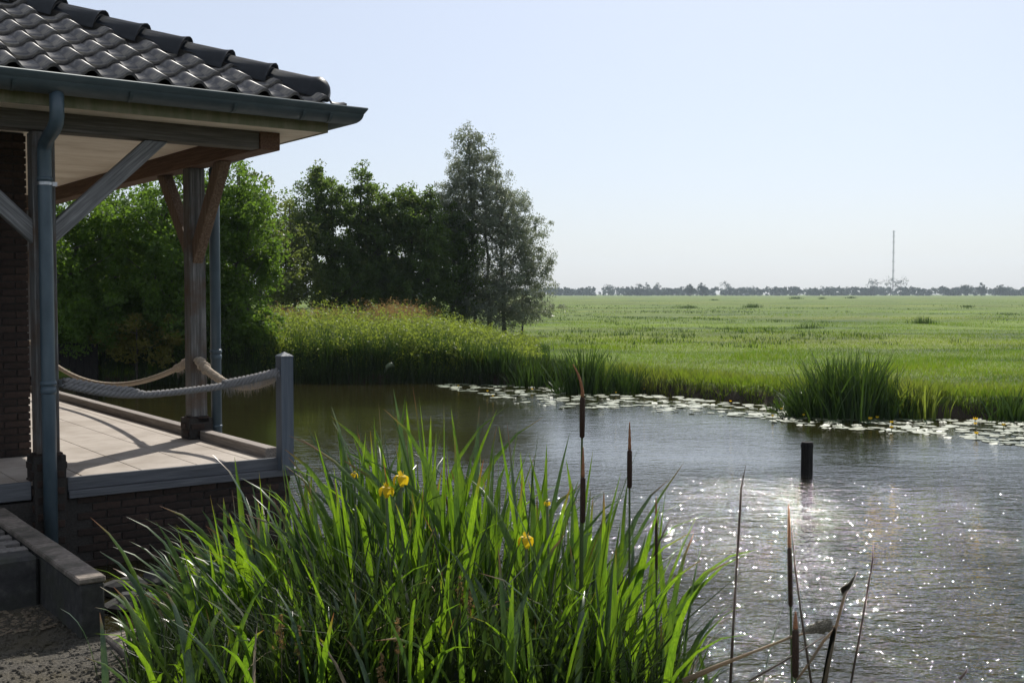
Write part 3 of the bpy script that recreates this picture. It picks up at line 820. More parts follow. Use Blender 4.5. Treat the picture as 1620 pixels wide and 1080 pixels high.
c1 = [p - Vector((0, 0, 0.035 * math.exp(-((k - 7) / 7) ** 2))) for k, p in enumerate(c1)]
loop = [A1.lerp(A1, 0) + Vector((0.0, 0, 0.012))] + [p + Vector((0, 0.012, 0.035)) for p in c1[1:9]] + [c1[10]]
rope("barrier_rope", "thick grey twisted rope slung from the near post to the slate grey post", [(c1, 0.026, 0.11, "rope_strands"), (loop, 0.028, 0.13, "splice"), ([p + Vector((0, 0, 0.02)) for p in c1[21:]], 0.027, 0.11, "splice")], M['rope_grey'], [A1 + Vector((-.02, 0, 0)), A2 + Vector((.02, 0, 0))], [(0, 350, 0.02, 0.3), (2, 1100, 0.06, 1.0), (1, 150, 0.02, 0.3)])
C1 = uvz(-0.11, PV - 0.09, 1.465); C2 = uvz(-0.0, 0.05, 1.41)
c2 = catenary(C1, C2, 0.17, 24)
rope("barrier_rope", "short frayed tan rope from the brown middle post to the slate grey post", [(c2, 0.03, 0.12, "rope_strands"), (c2[:8], 0.036, 0.12, "splice"), (coil(C1 + Vector((.02, -.02, -.01)), c2[3], .034, 2.0), 0.022, 0.1, "knot")], M['rope'], [C1], [(0, 700, 0.045, 0.8)])
D1 = uvz(-0.12, PV + 0.09, 1.44); D2 = uvz(-0.09, 8.2, 1.42)
c3 = catenary(D1, D2, 0.40, 50)
rope("barrier_rope", "long slim cream rope sagging along the water side of the terrace", [(c3, 0.024, 0.06, "rope_strands"), (c3[:4], 0.036, 0.12, "splice"), (coil(c3[0], c3[1], .032, 1.6), 0.02, 0.1, "knot")], M['rope'], [D1], [(1, 250, 0.05, 0.8)])

# ------------------------------------------------------------------ landing, steps and stone edging by the pavilion
def local(px_u, v): return uvz(px_u, v, 0)
land_root = empty("entrance_landing", uvz(-3.5, -0.9, 0), RZ, "low paved landing with rounded concrete front step beside the pavilion", "steps")
lo = Vector((-3.5, -0.9, 0))
core = link("landing_base", boxm("landing_base", -3.2, 1.12, -0.55, 0.86, -0.1, 0.495), M['concrete'], land_root)
bm = bmesh.new(); box(bm, -3.2, 1.125, -0.77, -0.552, -0.1, 0.52, 0.02)
link("step_block", bm_mesh(bm, "step_block"), M['concrete'], land_root)
pv_me = boxm("paver", -0.1, 0.1, -0.05, 0.05, -0.02, 0.02, 0.004); pv_me.materials.append(M['paver'])
for i in range(14):
    for j in range(13):
        link("paver", pv_me, None, land_root, (1.02 - i * 0.208 - (0.1 if j % 2 else 0), -0.49 + j * 0.105, 0.501 + random.uniform(-.003, .003)), (0, 0, random.uniform(-.01, .01)))
kerb = empty("kerb_wall", uvz(-2.29, -2.5, 0), RZ, "low concrete kerb wall with brown capstones running from the pavilion", "wall")
link("wall_body", boxm("wall_body", -0.075, 0.06, 0.01, 2.42, -0.3, 0.51, 0.01), M['concrete'], kerb)
v = 0.0
while v < 2.4:
    ln = min(0.5 + random.uniform(-.03, .03), 2.43 - v)
    link("capstone", boxm("capstone", -0.084 + random.uniform(-.004, .004), 0.068 + random.uniform(-.004, .004), v + .003, v + ln - .003, 0.512, 0.55 + random.uniform(-.003, .003), 0.008), M['capstone'], kerb)
    v += ln
edg = empty("stone_edging", uvz(-2.17, -2.55, 0), RZ, "row of tan edging stones along the gravel in front of the kerb wall", "kerb")
v = 0
while v > -4.0:
    ln = 0.42 + random.uniform(-.05, .05)
    link("edging_stone", boxm("edging_stone", -0.09 + random.uniform(-.008, .008), 0.10 + random.uniform(-.008, .008), v - ln + .006, v - .006, -0.1, 0.245 + random.uniform(-.008, .008), 0.012), M['capstone'], edg)
    v -= ln
# gravel path sheet
bm = bmesh.new()
pts = [uvz(u, v, 0.215) for u, v in ((-2.27, -1.68), (-2.27, -7.5), (-9, -7.5), (-9, -1.68))]
nu, nv = 40, 34
rnd = random.Random(2)
grid = [[bm.verts.new(uvz(-2.27 - 6.7 * i / nu, -1.66 - 5.8 * j / nv, 0.214 + rnd.uniform(-.006, .008))) for i in range(nu + 1)] for j in range(nv + 1)]
for j in range(nv):
    for i in range(nu):
        bm.faces.new((grid[j][i], grid[j][i + 1], grid[j + 1][i + 1], grid[j + 1][i]))
link("gravel_path", bm_mesh(bm, "gravel_path", True), M['gravel'], kind="structure")
# loose pebbles and leaf litter on the path and the landing
def scatter_chunks(name, n, area, size, mat, zf, flat=0.5, seed=1):
    r_ = np.random.default_rng(seed)
    co = []; q = []
    cube = np.array([(-1, -1, -1), (1, -1, -1), (1, 1, -1), (-1, 1, -1), (-.7, -.7, 1), (.7, -.7, 1), (.7, .7, 1), (-.7, .7, 1)]) * .5
    fc = np.array([(0, 1, 5, 4), (1, 2, 6, 5), (2, 3, 7, 6), (3, 0, 4, 7), (4, 5, 6, 7)])
    for k in range(n):
        u = r_.uniform(area[0], area[1]); v = r_.uniform(area[2], area[3])
        p = np.array(uvz(u, v, zf)); s = size * r_.uniform(.4, 1.4); a = r_.uniform(0, 6.28)
        m_ = np.array([[math.cos(a), -math.sin(a), 0], [math.sin(a), math.cos(a), 0], [0, 0, flat]]) * s
        co.append((cube * r_.uniform(.7, 1.2, (8, 1))) @ m_.T + p); q.append(fc + 8 * k)
    return big_mesh(name, np.concatenate(co), np.concatenate(q))
tag(link("pebbles", scatter_chunks("pebbles", 5000, (-4.2, -2.3, -4.6, -1.7), 0.016, None, 0.222, 0.6, 1), M['gravel'], kind="stuff"), "loose pebbles and grit strewn over the gravel by the kerb", "pebbles")
tag(link("leaf_litter", scatter_chunks("leaf_litter", 500, (-3.6, -2.4, -2.2, -1.7), 0.022, None, 0.225, 0.2, 4), M['dry'], kind="stuff"), "dry leaf litter gathered at the foot of the concrete step", "litter")
# rubble stones at the foot of the brick base by the reeds
rb = random.Random(11)
for k, (px, py, s) in enumerate([(190, 925, .13), (238, 912, .10), (208, 950, .14)]):
    bm = bmesh.new(); bmesh.ops.create_icosphere(bm, subdivisions=2, radius=1)
    for v in bm.verts:
        v.co *= 1 + rb.uniform(-.2, .2); v.co = Vector((v.co.x * s * 1.3, v.co.y * s, v.co.z * s * .55))
    p = on(px, py + 12, 0.02)
    o = link("rubble_stone", bm_mesh(bm, "rubble_stone"), M['concrete'], None, (p.x, p.y, 0.04), (0, 0, rb.uniform(0, 3)))
    tag(o, ["largest left rubble stone at the foot of the brick base", "small rubble stone nearest the brick base", "front rubble stone half under the arching leaves"][k], "stone", "rubble stones below the terrace")

# stake in the pond
st_root = empty("mooring_stake", on(1279, 755, 0), 0, "round black timber stake standing alone in the open water", "stake")
bm = bmesh.new()
n = 16; rings = []
for z, r in ((-0.6, 0.068), (0.0, 0.069), (0.39, 0.067), (0.40, 0.062)):
    rings.append([bm.verts.new(((r + 0.003 * math.sin(k * 2.3)) * math.cos(2 * math.pi * k / n), (r + 0.003 * math.sin(k * 2.3)) * math.sin(2 * math.pi * k / n), z)) for k in range(n)])
for a, b in zip(rings, rings[1:]):
    for k in range(n): bm.faces.new((a[k], a[(k + 1) % n], b[(k + 1) % n], b[k]))
bm.faces.new(rings[-1])
link("shaft", bm_mesh(bm, "shaft"), M['darkwood'], st_root)
bm = bmesh.new(); tube(bm, [(0, 0, 0.34), (0, 0, 0.375)], 0.0725, 16); link("iron_band", bm_mesh(bm, "iron_band"), M['darkwood'], st_root)

# ------------------------------------------------------------------ trees
def leaf_cloud(centres, radii, per, size, aspect, seed, droop=0.0):
    r_ = np.random.default_rng(seed)
    n = len(centres) * per
    c = np.repeat(centres, per, 0); rr = np.repeat(radii, per)
    d = r_.normal(0, 1, (n, 3)); d /= np.linalg.norm(d, axis=1)[:, None]
    pos = c + d * (rr * r_.random(n) ** 0.45)[:, None] * np.array([1, 1, 0.8])
    a = r_.normal(0, 1, (n, 3)); a[:, 2] -= droop; a /= np.linalg.norm(a, axis=1)[:, None]
    b = np.cross(a, r_.normal(0, 1, (n, 3))); b /= np.linalg.norm(b, axis=1)[:, None]
    s = size * r_.uniform(0.55, 1.35, n)[:, None]
    L2, W2 = a * s * 0.5, b * s * 0.5 * aspect
    co = np.stack([pos - L2, pos + W2 - L2 * 0.1, pos + L2, pos - W2 - L2 * 0.1], 1).reshape(-1, 3)
    q = np.arange(n * 4).reshape(-1, 4)
    tone = np.repeat(r_.random(len(centres)), per) * 0.5 + r_.random(n) * 0.5
    return co, q, tone
def tree(name, loc, lobes, nclump, per, clump_r, leaf, aspect, mat, label, cat, seed, trunks=((0, 0),), trunk_r=0.12, group=None, droop=0.0, solid=0.5, extra=None, limbs=26, bark=None):
    """lobes: (x, y, z, rx, ry, rz) ellipsoids of the crown relative to the foot"""
    r_ = np.random.default_rng(seed)
    root = empty(name, loc, 0, label, cat, group)
    vol = np.array([l[3] * l[4] * l[5] for l in lobes]); pick = r_.choice(len(lobes), nclump, p=vol / vol.sum())
    lb = np.array(lobes)[pick]
    d = r_.normal(0, 1, (nclump, 3)); d /= np.linalg.norm(d, axis=1)[:, None]
    rad = r_.random(nclump) ** solid
    # lumpy outline
    lump = 1 + 0.16 * np.sin(d[:, 0] * 7 + seed) * np.cos(d[:, 2] * 6 + seed * 2)
    cen = lb[:, :3] + d * lb[:, 3:] * (rad * lump)[:, None]
    cen = cen[cen[:, 2] > 0.12]
    radii = clump_r * r_.uniform(0.5, 1.4, len(cen))
    co, q, tone = leaf_cloud(cen, radii, per, leaf, aspect, seed + 1, droop)
    link("crown", big_mesh("crown", co, q, {"rnd": ('FACE', tone)}), mat, root)
    if extra:
        m2, frac = extra
        k = r_.choice(len(cen), max(1, int(len(cen) * frac)))
        co, q, tone = leaf_cloud(cen[k] + r_.normal(0, .15, (len(k), 3)), radii[k], per // 2, leaf, aspect, seed + 2, droop)
        link("foliage_tips", big_mesh("foliage_tips", co, q, {"rnd": ('FACE', tone)}), m2, root)
    top = cen[:, 2].max()
    bm = bmesh.new()
    tl = []
    for (tx, ty) in trunks:
        near = cen[np.argsort(-cen[:, 2] + 1.6 * np.hypot(cen[:, 0] - tx, cen[:, 1] - ty))[r_.integers(0, 3)]]
        pts = [Vector((tx, ty, -0.2))]
        for k in range(1, 8):
            f = k / 8
            pts.append(Vector((tx + (near[0] - tx) * f ** 1.4 + r_.normal(0, .05 * top * .1), ty + (near[1] - ty) * f ** 1.4 + r_.normal(0, .05 * top * .1), near[2] * f)))
        pts.append(Vector(near))
        tube(bm, pts, [trunk_r * (1.35 if k == 0 else (1 - k / 9.0) * 0.95 + 0.06) for k in range(len(pts))], 7)
        tl.append(pts)
    for k in r_.choice(len(cen), min(limbs, len(cen)), replace=False):
        c_ = Vector(cen[k]); tr = tl[r_.integers(0, len(tl))]
        cand = [p for p in tr if p.z < c_.z - 0.1 * top] or [tr[1]]
        s0 = min(cand, key=lambda p: (p - c_).length)
        md = s0.lerp(c_, 0.5) + Vector((0, 0, -0.06 * (c_ - s0).length)) + Vector(r_.normal(0, .05, 3))
        r0 = trunk_r * 0.28
        tube(bm, [s0, s0.lerp(md, .5), md, c_], [r0, r0 * .75, r0 * .5, r0 * .15], 5)
    link("trunk", bm_mesh(bm, "trunk", True), bark or M['bark'], root)
    return root

def g(px, depth):  # foot of a tree in this column
    x = (px - 810) / F_PX * depth
    return Vector((x, depth, float(land(np.array([x]), np.array([depth]))[0])))
# left: bright green bushes and small trees close behind the terrace
tree("leafy_tree", g(60, 26), [(0, 0, 2.6, 2.2, 1.8, 2.1), (-1.2, .5, 1.6, 1.6, 1.3, 1.3), (1.0, -.4, 1.2, 1.3, 1.2, 1.0)], 360, 92, .34, .088, .6, M['leaf_green'], "dense dark green tree farthest left, behind the near post of the pavilion", "tree", 21, ((-.3, 0), (.2, .2)), .12)
tree("leafy_tree", g(170, 27.5), [(0, 0, 2.8, 1.9, 1.6, 2.0), (.6, -.5, 1.3, 1.5, 1.2, 1.0), (-.9, 0, 1.6, 1.2, 1, 1.2)], 360, 92, .34, .088, .6, M['leaf_green'], "bright green tree with low branches between the two pavilion posts", "tree", 22, ((-.6, -.5), (.3, .2)), .13)
tree("leafy_tree", g(265, 26.8), [(0, 0, 2.7, 1.7, 1.5, 2.0), (.1, -.4, 1.2, 1.4, 1.1, 1.0)], 340, 92, .33, .088, .6, M['leaf_green'], "bright green tree right behind the brown middle post", "tree", 23, ((-.3, 0), (.2, .2)), .11)
tree("leafy_tree", g(375, 27.5), [(0, 0, 3.2, 1.15, 1.1, 1.75), (-.2, -.3, 1.4, 1.0, 1.0, 1.2), (.6, .2, 2.4, .7, .7, 1.0)], 350, 84, .30, .085, .6, M['leaf_green'], "slender light green tree just right of the second downpipe, edge of the left thicket", "tree", 24, ((0, 0), (.25, .1)), .08, solid=.6)
tree("shrub", g(215, 25.6), [(0, 0, .9, 1.0, .6, .75)], 70, 50, .22, .08, .6, M['leaf_yellow'], "yellowing shrub low under the trees beyond the cream rope", "shrub", 25, trunk_r=.04, limbs=8)
tree("shrub", g(118, 25.3), [(0, 0, .85, .9, .6, .7)], 90, 50, .22, .08, .6, M['leaf_green'], "small sunlit green shrub beyond the near end of the cream rope", "shrub", 26, trunk_r=.04, limbs=8)
tree("shrub", g(395, 26.6), [(0, 0, .7, .8, .5, .7)], 100, 55, .22, .08, .6, M['leaf_green'], "bushy green shrub between the second downpipe and the bank of herbs", "shrub", 27, trunk_r=.04, limbs=8)
for px_, dp_, sd_, lab_ in ((150, 26.4, 28, "dark low shrub under the bright trees beyond the cream rope's left half"), (275, 26.2, 29, "dark low shrub at the water just left of the brown middle post"), (335, 26.9, 30, "dark low shrub seen right behind the second downpipe")):
    tree("shrub", g(px_, dp_), [(0, 0, .75, 1.1, .6, .75)], 120, 55, .24, .09, .6, M['leaf_dark'], lab_, "shrub", sd_, trunk_r=.04, limbs=8)
# middle distance group
tree("airy_tree", g(395, 40), [(0, 0, 4.4, 1.3, 1.2, 1.9), (-.9, 0, 3.6, 1.1, 1, 1.5), (.8, 0, 2.6, 1.2, 1, 1.8)], 250, 50, .32, .12, .6, M['leaf_olive'], "airy olive green tree with sky showing through, beyond the slender light green tree", "tree", 31, ((-.2, 0), (.3, 0)), .10, solid=.6)
tree("leafy_tree", g(452, 42), [(0, 0, 3.2, 1.3, 1.2, 1.9), (.2, 0, 1.7, 1.3, 1, 1.1)], 230, 50, .34, .12, .6, M['leaf_olive'], "small olive tree at the left foot of the dark tree row", "tree", 32, ((-.1, 0), (.3, 0)), .09, solid=.6)
tree("dark_tree", g(508, 44), [(0, 0, 4.4, 1.35, 1.3, 2.0), (0, 0, 6.0, .62, .6, .95), (.8, 0, 2.2, 1.5, 1.2, 1.4), (-.9, 0, 3.9, .8, .8, 1.2), (-.7, 0, 5.6, .35, .35, .55)], 470, 84, .30, .098, .62, M['leaf_dark'], "dark tree with a narrow leading shoot, first of the dark row from the left", "tree", 33, ((-.1, 0), (.5, .2)), .13, extra=(M['leaf_olive'], .15))
tree("dark_tree", g(582, 45), [(0, 0, 4.3, 1.5, 1.4, 1.9), (-.1, 0, 6.3, .48, .5, .9), (-.75, 0, 5.7, .35, .35, .6), (.3, 0, 2.2, 1.6, 1.3, 1.5), (.9, 0, 5.1, .7, .7, .75)], 520, 84, .30, .098, .62, M['leaf_dark'], "dark tree with a tall twin-pointed top, second of the dark row from the left", "tree", 34, ((0, 0), (.5, .2), (-.5, .1)), .13, extra=(M['leaf_olive'], .15))
tree("dark_tree", g(655, 45), [(0, 0, 4.1, 1.5, 1.4, 1.8), (.1, 0, 5.4, .9, .9, .85), (.2, 0, 2.1, 1.6, 1.3, 1.5)], 480, 84, .30, .098, .62, M['leaf_dark'], "round topped dark tree in the middle of the row, left of the tall willow", "tree", 35, ((0, 0), (.5, .2)), .14, extra=(M['leaf_olive'], .18))
tree("dark_tree", g(718, 46.5), [(0, 0, 3.6, 1.3, 1.2, 1.9), (0, 0, 1.9, 1.4, 1.2, 1.4)], 380, 80, .30, .098, .62, M['leaf_dark'], "dense dark tree tucked against the left side of the tall willow", "tree", 36, ((0, 0), (.4, .2)), .14)
tree("willow_tree", g(765, 47), [(-.4, 0, 6.2, 1.3, 1.2, 1.9), (-.7, 0, 7.9, .8, .8, 1.15), (-.05, 0, 7.4, .75, .7, 1.1), (.8, 0, 4.6, 1.5, 1.4, 1.8), (1.9, 0, 3.6, 1.15, 1.1, 1.7), (.45, 0, 6.1, .85, .8, 1.2), (1.25, 0, 5.3, 1.0, .9, 1.1), (-1.0, 0, 6.4, .8, .8, 1.0), (-.8, 0, 4.8, 1.4, 1.2, 1.9), (-1.6, 0, 5.4, 1.0, 1.0, 1.2), (.6, -.2, 2.3, 1.9, 1.4, 1.5), (.4, -.4, 1.2, 2.0, 1.3, 1.0), (2.3, 0, 2.2, .9, .7, 1.2)], 1700, 58, .28, .10, .36, M['leaf_willow'], "tall silvery willow with a feathery pointed crown, right end of the tree row", "tree", 37, ((-.4, 0), (.2, .2), (.9, 0)), .085, droop=.6, solid=.5, limbs=90)
tree("willow_bush", g(826, 47.5), [(.3, 0, 1.2, 1.1, .9, .75), (1.2, 0, 1.2, .65, .6, .55), (-.7, 0, .9, .8, .7, .7)], 130, 46, .22, .10, .34, M['leaf_willow'], "low pale willow bush at the meadow side foot of the tall willow", "shrub", 38, ((0, 0),), .05, droop=.4, solid=.6, limbs=20)
# trees hidden in depth behind the row close the gaps
for px, dp, hgt, wd, sd in ((300, 44, 4.4, 2.4, 41), (200, 46, 4.6, 2.6, 42), (80, 48, 4.8, 2.8, 43), (560, 52, 4.4, 2.2, 44), (-60, 40, 5, 3, 46)):
    tree("background_tree", g(px, dp), [(0, 0, hgt * .58, wd, wd * .8, hgt * .42), (0, 0, hgt * .3, wd, wd * .8, hgt * .3)], 200, 44, .42, .16, .62, M['leaf_dark'],
         "dark tree deep in the thicket behind the front trees", "tree", sd, group="trees in the back of the thicket", trunk_r=.13, limbs=14)

# dark garden rail by the trees
fr = empty("garden_rail", g(440, 37), 0, "dark green painted rail fence at the left end of the herb bank", "fence")
for z in (1.15, 0.8):
    link("rail", boxm("rail", 0, 1.35, -.015, .015, z, z + .035), M['paint_green'], fr)
for x in (0.02, 0.68, 1.33):
    link("fence_post", boxm("fence_post", x - .025, x + .025, .016, .05, -.1, 1.19), M['paint_green'], fr)
# low timber revetment at the far left shore
qw = empty("timber_revetment", g(60, 25.2), 0, "low dark timber revetment at the water under the left trees", "wall")
for k in range(16):
    link("plank", boxm("plank", -1.2 + k * .16, -1.2 + k * .16 + .15, -.03, .02, -.6, .50 + random.uniform(-.02, .02), .004), M['darkwood'], qw)

# ------------------------------------------------------------------ bank herbs and reeds
def shore_y(px_list):
    pass
def herb_bank():
    n = 5200
    r_ = np.random.default_rng(50)
    px = r_.uniform(395, 850, n); dp = 26.3 + r_.random(n) ** 1.1 * 12.5
    x = (px - 810) / F_PX * dp
    keep = sdist(x, dp) > 0.05
    px, dp, x = px[keep], dp[keep], x[keep]; n = len(px)
    z0 = land(x, dp)
    hmax = np.interp(px, [395, 430, 520, 640, 700, 760, 800, 850], [0.92, 0.95, 1.0, 0.97, 0.82, 0.6, 0.42, 0.22])
    h = hmax * r_.uniform(.72, 1.15, n) * np.where(dp < 27.2, .8, 1) * (1 + .22 * np.sin(x * 2.3 + dp) * np.cos(dp * 1.7 + x * .6) + .14 * np.sin(x * 6.1 + dp * 3)) * np.where(r_.random(n) < .12, 1.22, 1)
    # small leaves up each stem, thinner below
    per = 20
    t = r_.random((n, per)) ** 0.5
    jx = r_.normal(0, .06, (n, per)); jy = r_.normal(0, .06, (n, per))
    pos = np.stack([x[:, None] + jx + t * r_.normal(0, .07, (n, 1)), dp[:, None] + jy, z0[:, None] + h[:, None] * t], -1).reshape(-1, 3)
    m = len(pos)
    a = r_.normal(0, 1, (m, 3)); a[:, 2] += .5; a /= np.linalg.norm(a, axis=1)[:, None]
    b = np.cross(a, r_.normal(0, 1, (m, 3))); b /= np.linalg.norm(b, axis=1)[:, None]
    s = r_.uniform(.04, .085, m)[:, None] * .5
    co = np.stack([pos - a * s, pos + b * s * .5, pos + a * s, pos - b * s * .5], 1).reshape(-1, 3)
    patch = .5 + .5 * np.sin(x * 1.9 + 1.3 * np.sin(dp * .8)) * np.cos(dp * 1.3 + x * .7)
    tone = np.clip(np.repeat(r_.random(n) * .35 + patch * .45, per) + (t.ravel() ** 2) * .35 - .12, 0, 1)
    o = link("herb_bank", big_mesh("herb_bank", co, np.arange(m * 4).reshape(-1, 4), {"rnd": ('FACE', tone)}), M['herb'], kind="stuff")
    tag(o, "tall yellow green nettles and herbs massed on the far bank", "herbs")
    # blades between
    n2 = 16000
    px = r_.uniform(395, 870, n2); dp = 26.0 + r_.random(n2) ** 1.7 * 9; x = (px - 810) / F_PX * dp
    keep = sdist(x, dp) > -0.05; px, dp, x = px[keep], dp[keep], x[keep]; n2 = len(px)
    hm = np.interp(px, [395, 700, 800, 870], [.95, .85, .5, .12])
    co, q = blades(np.stack([x, dp, land(x, dp)], 1), hm * r_.uniform(.5, 1.15, n2), r_.uniform(.012, .026, n2), r_.uniform(0, 6.28, n2), r_.uniform(.05, .45, n2), segs=2)
    o = link("bank_grass", big_mesh("bank_grass", co, q, {"rnd": ('FACE', np.repeat(r_.random(n2), 2))}), M['reed_far'], kind="stuff")
    tag(o, "long dark green grass fringing the far bank at the waterline", "grass")
    n4 = 15000  # fringe of dark-coloured blades painting the shade at the foot of the bank
    px = r_.uniform(90, 900, n4); dp = 25.2 + r_.random(n4) * 2.4; x = (px - 810) / F_PX * dp
    sd = sdist(x, dp); keep = (sd > -0.25) & (sd < .8); px, dp, x = px[keep], dp[keep], x[keep]; n4 = len(px)
    hm = np.interp(px, [90, 380, 400, 700, 800, 900], [.5, .5, .6, .55, .38, .3])
    co, q = blades(np.stack([x, dp, np.maximum(land(x, dp), -.05)], 1), hm * r_.uniform(.5, 1.1, n4), r_.uniform(.02, .04, n4), r_.uniform(0, 6.28, n4), r_.uniform(.05, .5, n4), segs=2)
    o = link("waterline_shade_blades", big_mesh("waterline_shade_blades", co, q, {"rnd": ('FACE', np.repeat(r_.random(n4), 2))}), M['under'], kind="stuff")
    tag(o, "dark blades coloured as the shade along the waterline of the far bank", "sedge")
    # brown seed heads standing above the herbs
    n3 = 700
    px = np.concatenate([r_.uniform(420, 660, 350), r_.normal(628, 22, 350)]); dp = r_.uniform(33, 38.5, n3); x = (px - 810) / F_PX * dp
    z0 = land(x, dp); hh = r_.uniform(1.02, 1.28, n3) + np.where(np.arange(n3) >= 350, .14, 0) + np.where(r_.random(n3) < .1, .25, 0)
    per = 16; t = r_.uniform(.74, 1.02, (n3, per))
    pos = np.stack([x[:, None] + r_.normal(0, .035, (n3, per)), dp[:, None] + r_.normal(0, .035, (n3, per)), z0[:, None] + hh[:, None] * t], -1).reshape(-1, 3)
    m = len(pos)
    a = r_.normal(0, 1, (m, 3)); a /= np.linalg.norm(a, axis=1)[:, None]; b = np.cross(a, r_.normal(0, 1, (m, 3))); b /= np.linalg.norm(b, axis=1)[:, None]
    s = .024
    co = np.stack([pos - a * s, pos + b * s * .5, pos + a * s, pos - b * s * .5], 1).reshape(-1, 3)
    o = link("seeding_herbs", big_mesh("seeding_herbs", co, np.arange(m * 4).reshape(-1, 4), {"rnd": ('FACE', r_.random(m))}), M['herb_dry'], kind="stuff")
    tag(o, "rust brown seed heads rising behind the herb bank under the trees", "herbs")
herb_bank()

def meadow_grass():
    r_ = np.random.default_rng(60)
    parts = []
    # near strip, densely tufted along the shoreline
    def zone(n, d0, d1, hlo, hhi, w0, w1, pw=1.0, x0=560, x1=1700):
        u = r_.random(n) ** pw
        dp = d0 * (d1 / d0) ** u
        px = r_.uniform(x0, x1, n); x = (px - 810) / F_PX * dp
        k = sdist(x, dp) > 0.02
        x, dp = x[k], dp[k]
        return x, dp, r_.uniform(hlo, hhi, len(x)), r_.uniform(w0, w1, len(x))
    for args in ((80000, 18.3, 34, .03, .085, .010, .022), (70000, 34, 80, .03, .09, .014, .03), (26000, 80, 320, .03, .07, .04, .10, 1.0)):
        parts.append(zone(*args))
    x = np.concatenate([p[0] for p in parts]); y = np.concatenate([p[1] for p in parts]); h = np.concatenate([p[2] for p in parts]); w = np.concatenate([p[3] for p in parts])
    tall = (np.sin(x * .8 + 1.3 * np.sin(y * .35)) * np.sin(y * .55 + 1.1 * np.sin(x * .4)) > .45)
    h = h * np.where(tall, 1.7, 1)
    n = len(x)
    co, q = blades(np.stack([x, y, land(x, y) - .01], 1), h, w, r_.uniform(0, 6.28, n), r_.uniform(.1, .8, n), segs=1)
    tone = np.clip(r_.random(n) ** 3 * .9, 0, 1)
    o = link("meadow_grass", big_mesh("meadow_grass", co, q, {"rnd": ('FACE', tone)}), M['grass'], kind="stuff")
    tag(o, "sunlit green grass covering the wide meadow beyond the pond", "grass")
    nt_ = 1100; u = r_.random(nt_); dp = 21 * (170 / 21) ** u; px = r_.uniform(860, 1700, nt_)
    band = (np.sin((px - 700) * .006 + 1.2 * np.sin(dp * .09)) + .9 * np.sin(dp * .21 + px * .004) + r_.normal(0, .5, nt_)) > .55
    px, dp = px[band], dp[band]; x = (px - 810) / F_PX * dp; per = 16
    bx = np.repeat(x, per) + r_.normal(0, 1, len(x) * per) * np.repeat(.10 + dp * .004, per); by = np.repeat(dp, per) + r_.normal(0, 1, len(x) * per) * np.repeat(.10 + dp * .004, per)
    k = sdist(bx, by) > .3; bx, by = bx[k], by[k]; m = len(bx)
    co, q = blades(np.stack([bx, by, land(bx, by) - .01], 1), r_.uniform(.06, .17, m) * (1 + by * .003), r_.uniform(.012, .022, m) * (1 + by * .02), r_.uniform(0, 6.28, m), r_.uniform(.1, .6, m), segs=2)
    o = link("meadow_sedge", big_mesh("meadow_sedge", co, q, {"rnd": ('FACE', np.repeat(r_.random(m), 2))}), M['reed_far'], kind="stuff")
    tag(o, "darker sedge tussocks scattered in bands across the meadow", "sedge")
    # rough yellowish fringe overhanging the water on the right-hand bank
    n = 46000
    seg = r_.integers(13, 24, n); t = r_.random(n)
    a = POND[seg]; b = POND[(seg + 1) % len(POND)]
    lens = np.hypot(*(b - a).T); keep = r_.random(n) < np.minimum(1, lens / 6)
    p = (a + (b - a) * t[:, None])[keep]; n = len(p)
    nrm = np.stack([-(b - a)[keep][:, 1], (b - a)[keep][:, 0]], 1); nrm /= np.linalg.norm(nrm, axis=1)[:, None]
    off = .07 + r_.random(n) ** 1.8 * 2.0 + .1 * np.sin(np.arange(n) * .0)
    c1_ = p + nrm * off[:, None]; sd = sdist(c1_[:, 0], c1_[:, 1]); c2_ = p - nrm * off[:, None]
    p = np.where((sd > 0)[:, None], c1_, c2_)
    hh = (0.27 - .085 * np.clip(off, 0, 3)) * r_.uniform(.5, 1.25, n)
    patch = np.sin(p[:, 0] * 1.7) * np.cos(p[:, 1] * 1.1 + p[:, 0])
    hh *= 1 + .5 * patch
    co, q = blades(np.stack([p[:, 0], p[:, 1], land(p[:, 0], p[:, 1]) - .01], 1), hh, r_.uniform(.012, .024, n), r_.uniform(0, 6.28, n), r_.uniform(.1, .9, n), segs=2)
    o = link("shore_grass", big_mesh("shore_grass", co, q, {"rnd": ('FACE', np.repeat(np.clip(r_.random(n) * .6 + .25 * patch + .1, 0, 1), 2))}), M['grass'], kind="stuff")
    tag(o, "tufted yellowish grass overhanging the water along the far bank", "grass")
meadow_grass()

def reed_clump(px, depth, width, height, n, label, seed, name="reed_clump", w=(.026, .05), lean=.35, cat="reeds", mat=None, z0=None):
    r_ = np.random.default_rng(seed)
    c = Vector(((px - 810) / F_PX * depth, depth, 0)); zf = float(land(np.array([c.x]), np.array([c.y]))[0]) if z0 is None else z0
    zf = max(zf, -.15)
    off = r_.normal(0, 1, (n, 2)) * np.array([width * .26, width * .18]); off[:, 0] = np.clip(off[:, 0], -width * .5, width * .5)
    fr_ = np.abs(off[:, 0]) / (width * .5)
    hh = height * (1 - .35 * fr_ ** 2) * r_.uniform(.42, 1.08, n)
    az = np.where(r_.random(n) < .6, np.where(off[:, 0] > 0, 0, math.pi) + r_.normal(0, .7, n), r_.uniform(0, 6.28, n))
    co, q = blades(np.concatenate([off, np.full((n, 1), -.05)], 1), hh, r_.uniform(*w, n), az, r_.uniform(.03, lean * 1.4, n) * (.5 + fr_), droop=r_.uniform(0, .22, n), segs=4)
    me = big_mesh(name, co, q, {"rnd": ('FACE', np.repeat(r_.random(n), 4))})
    o = link(name, me, mat or M['reed_far'], None, (c.x, c.y, zf))
    return tag(o, label, cat)
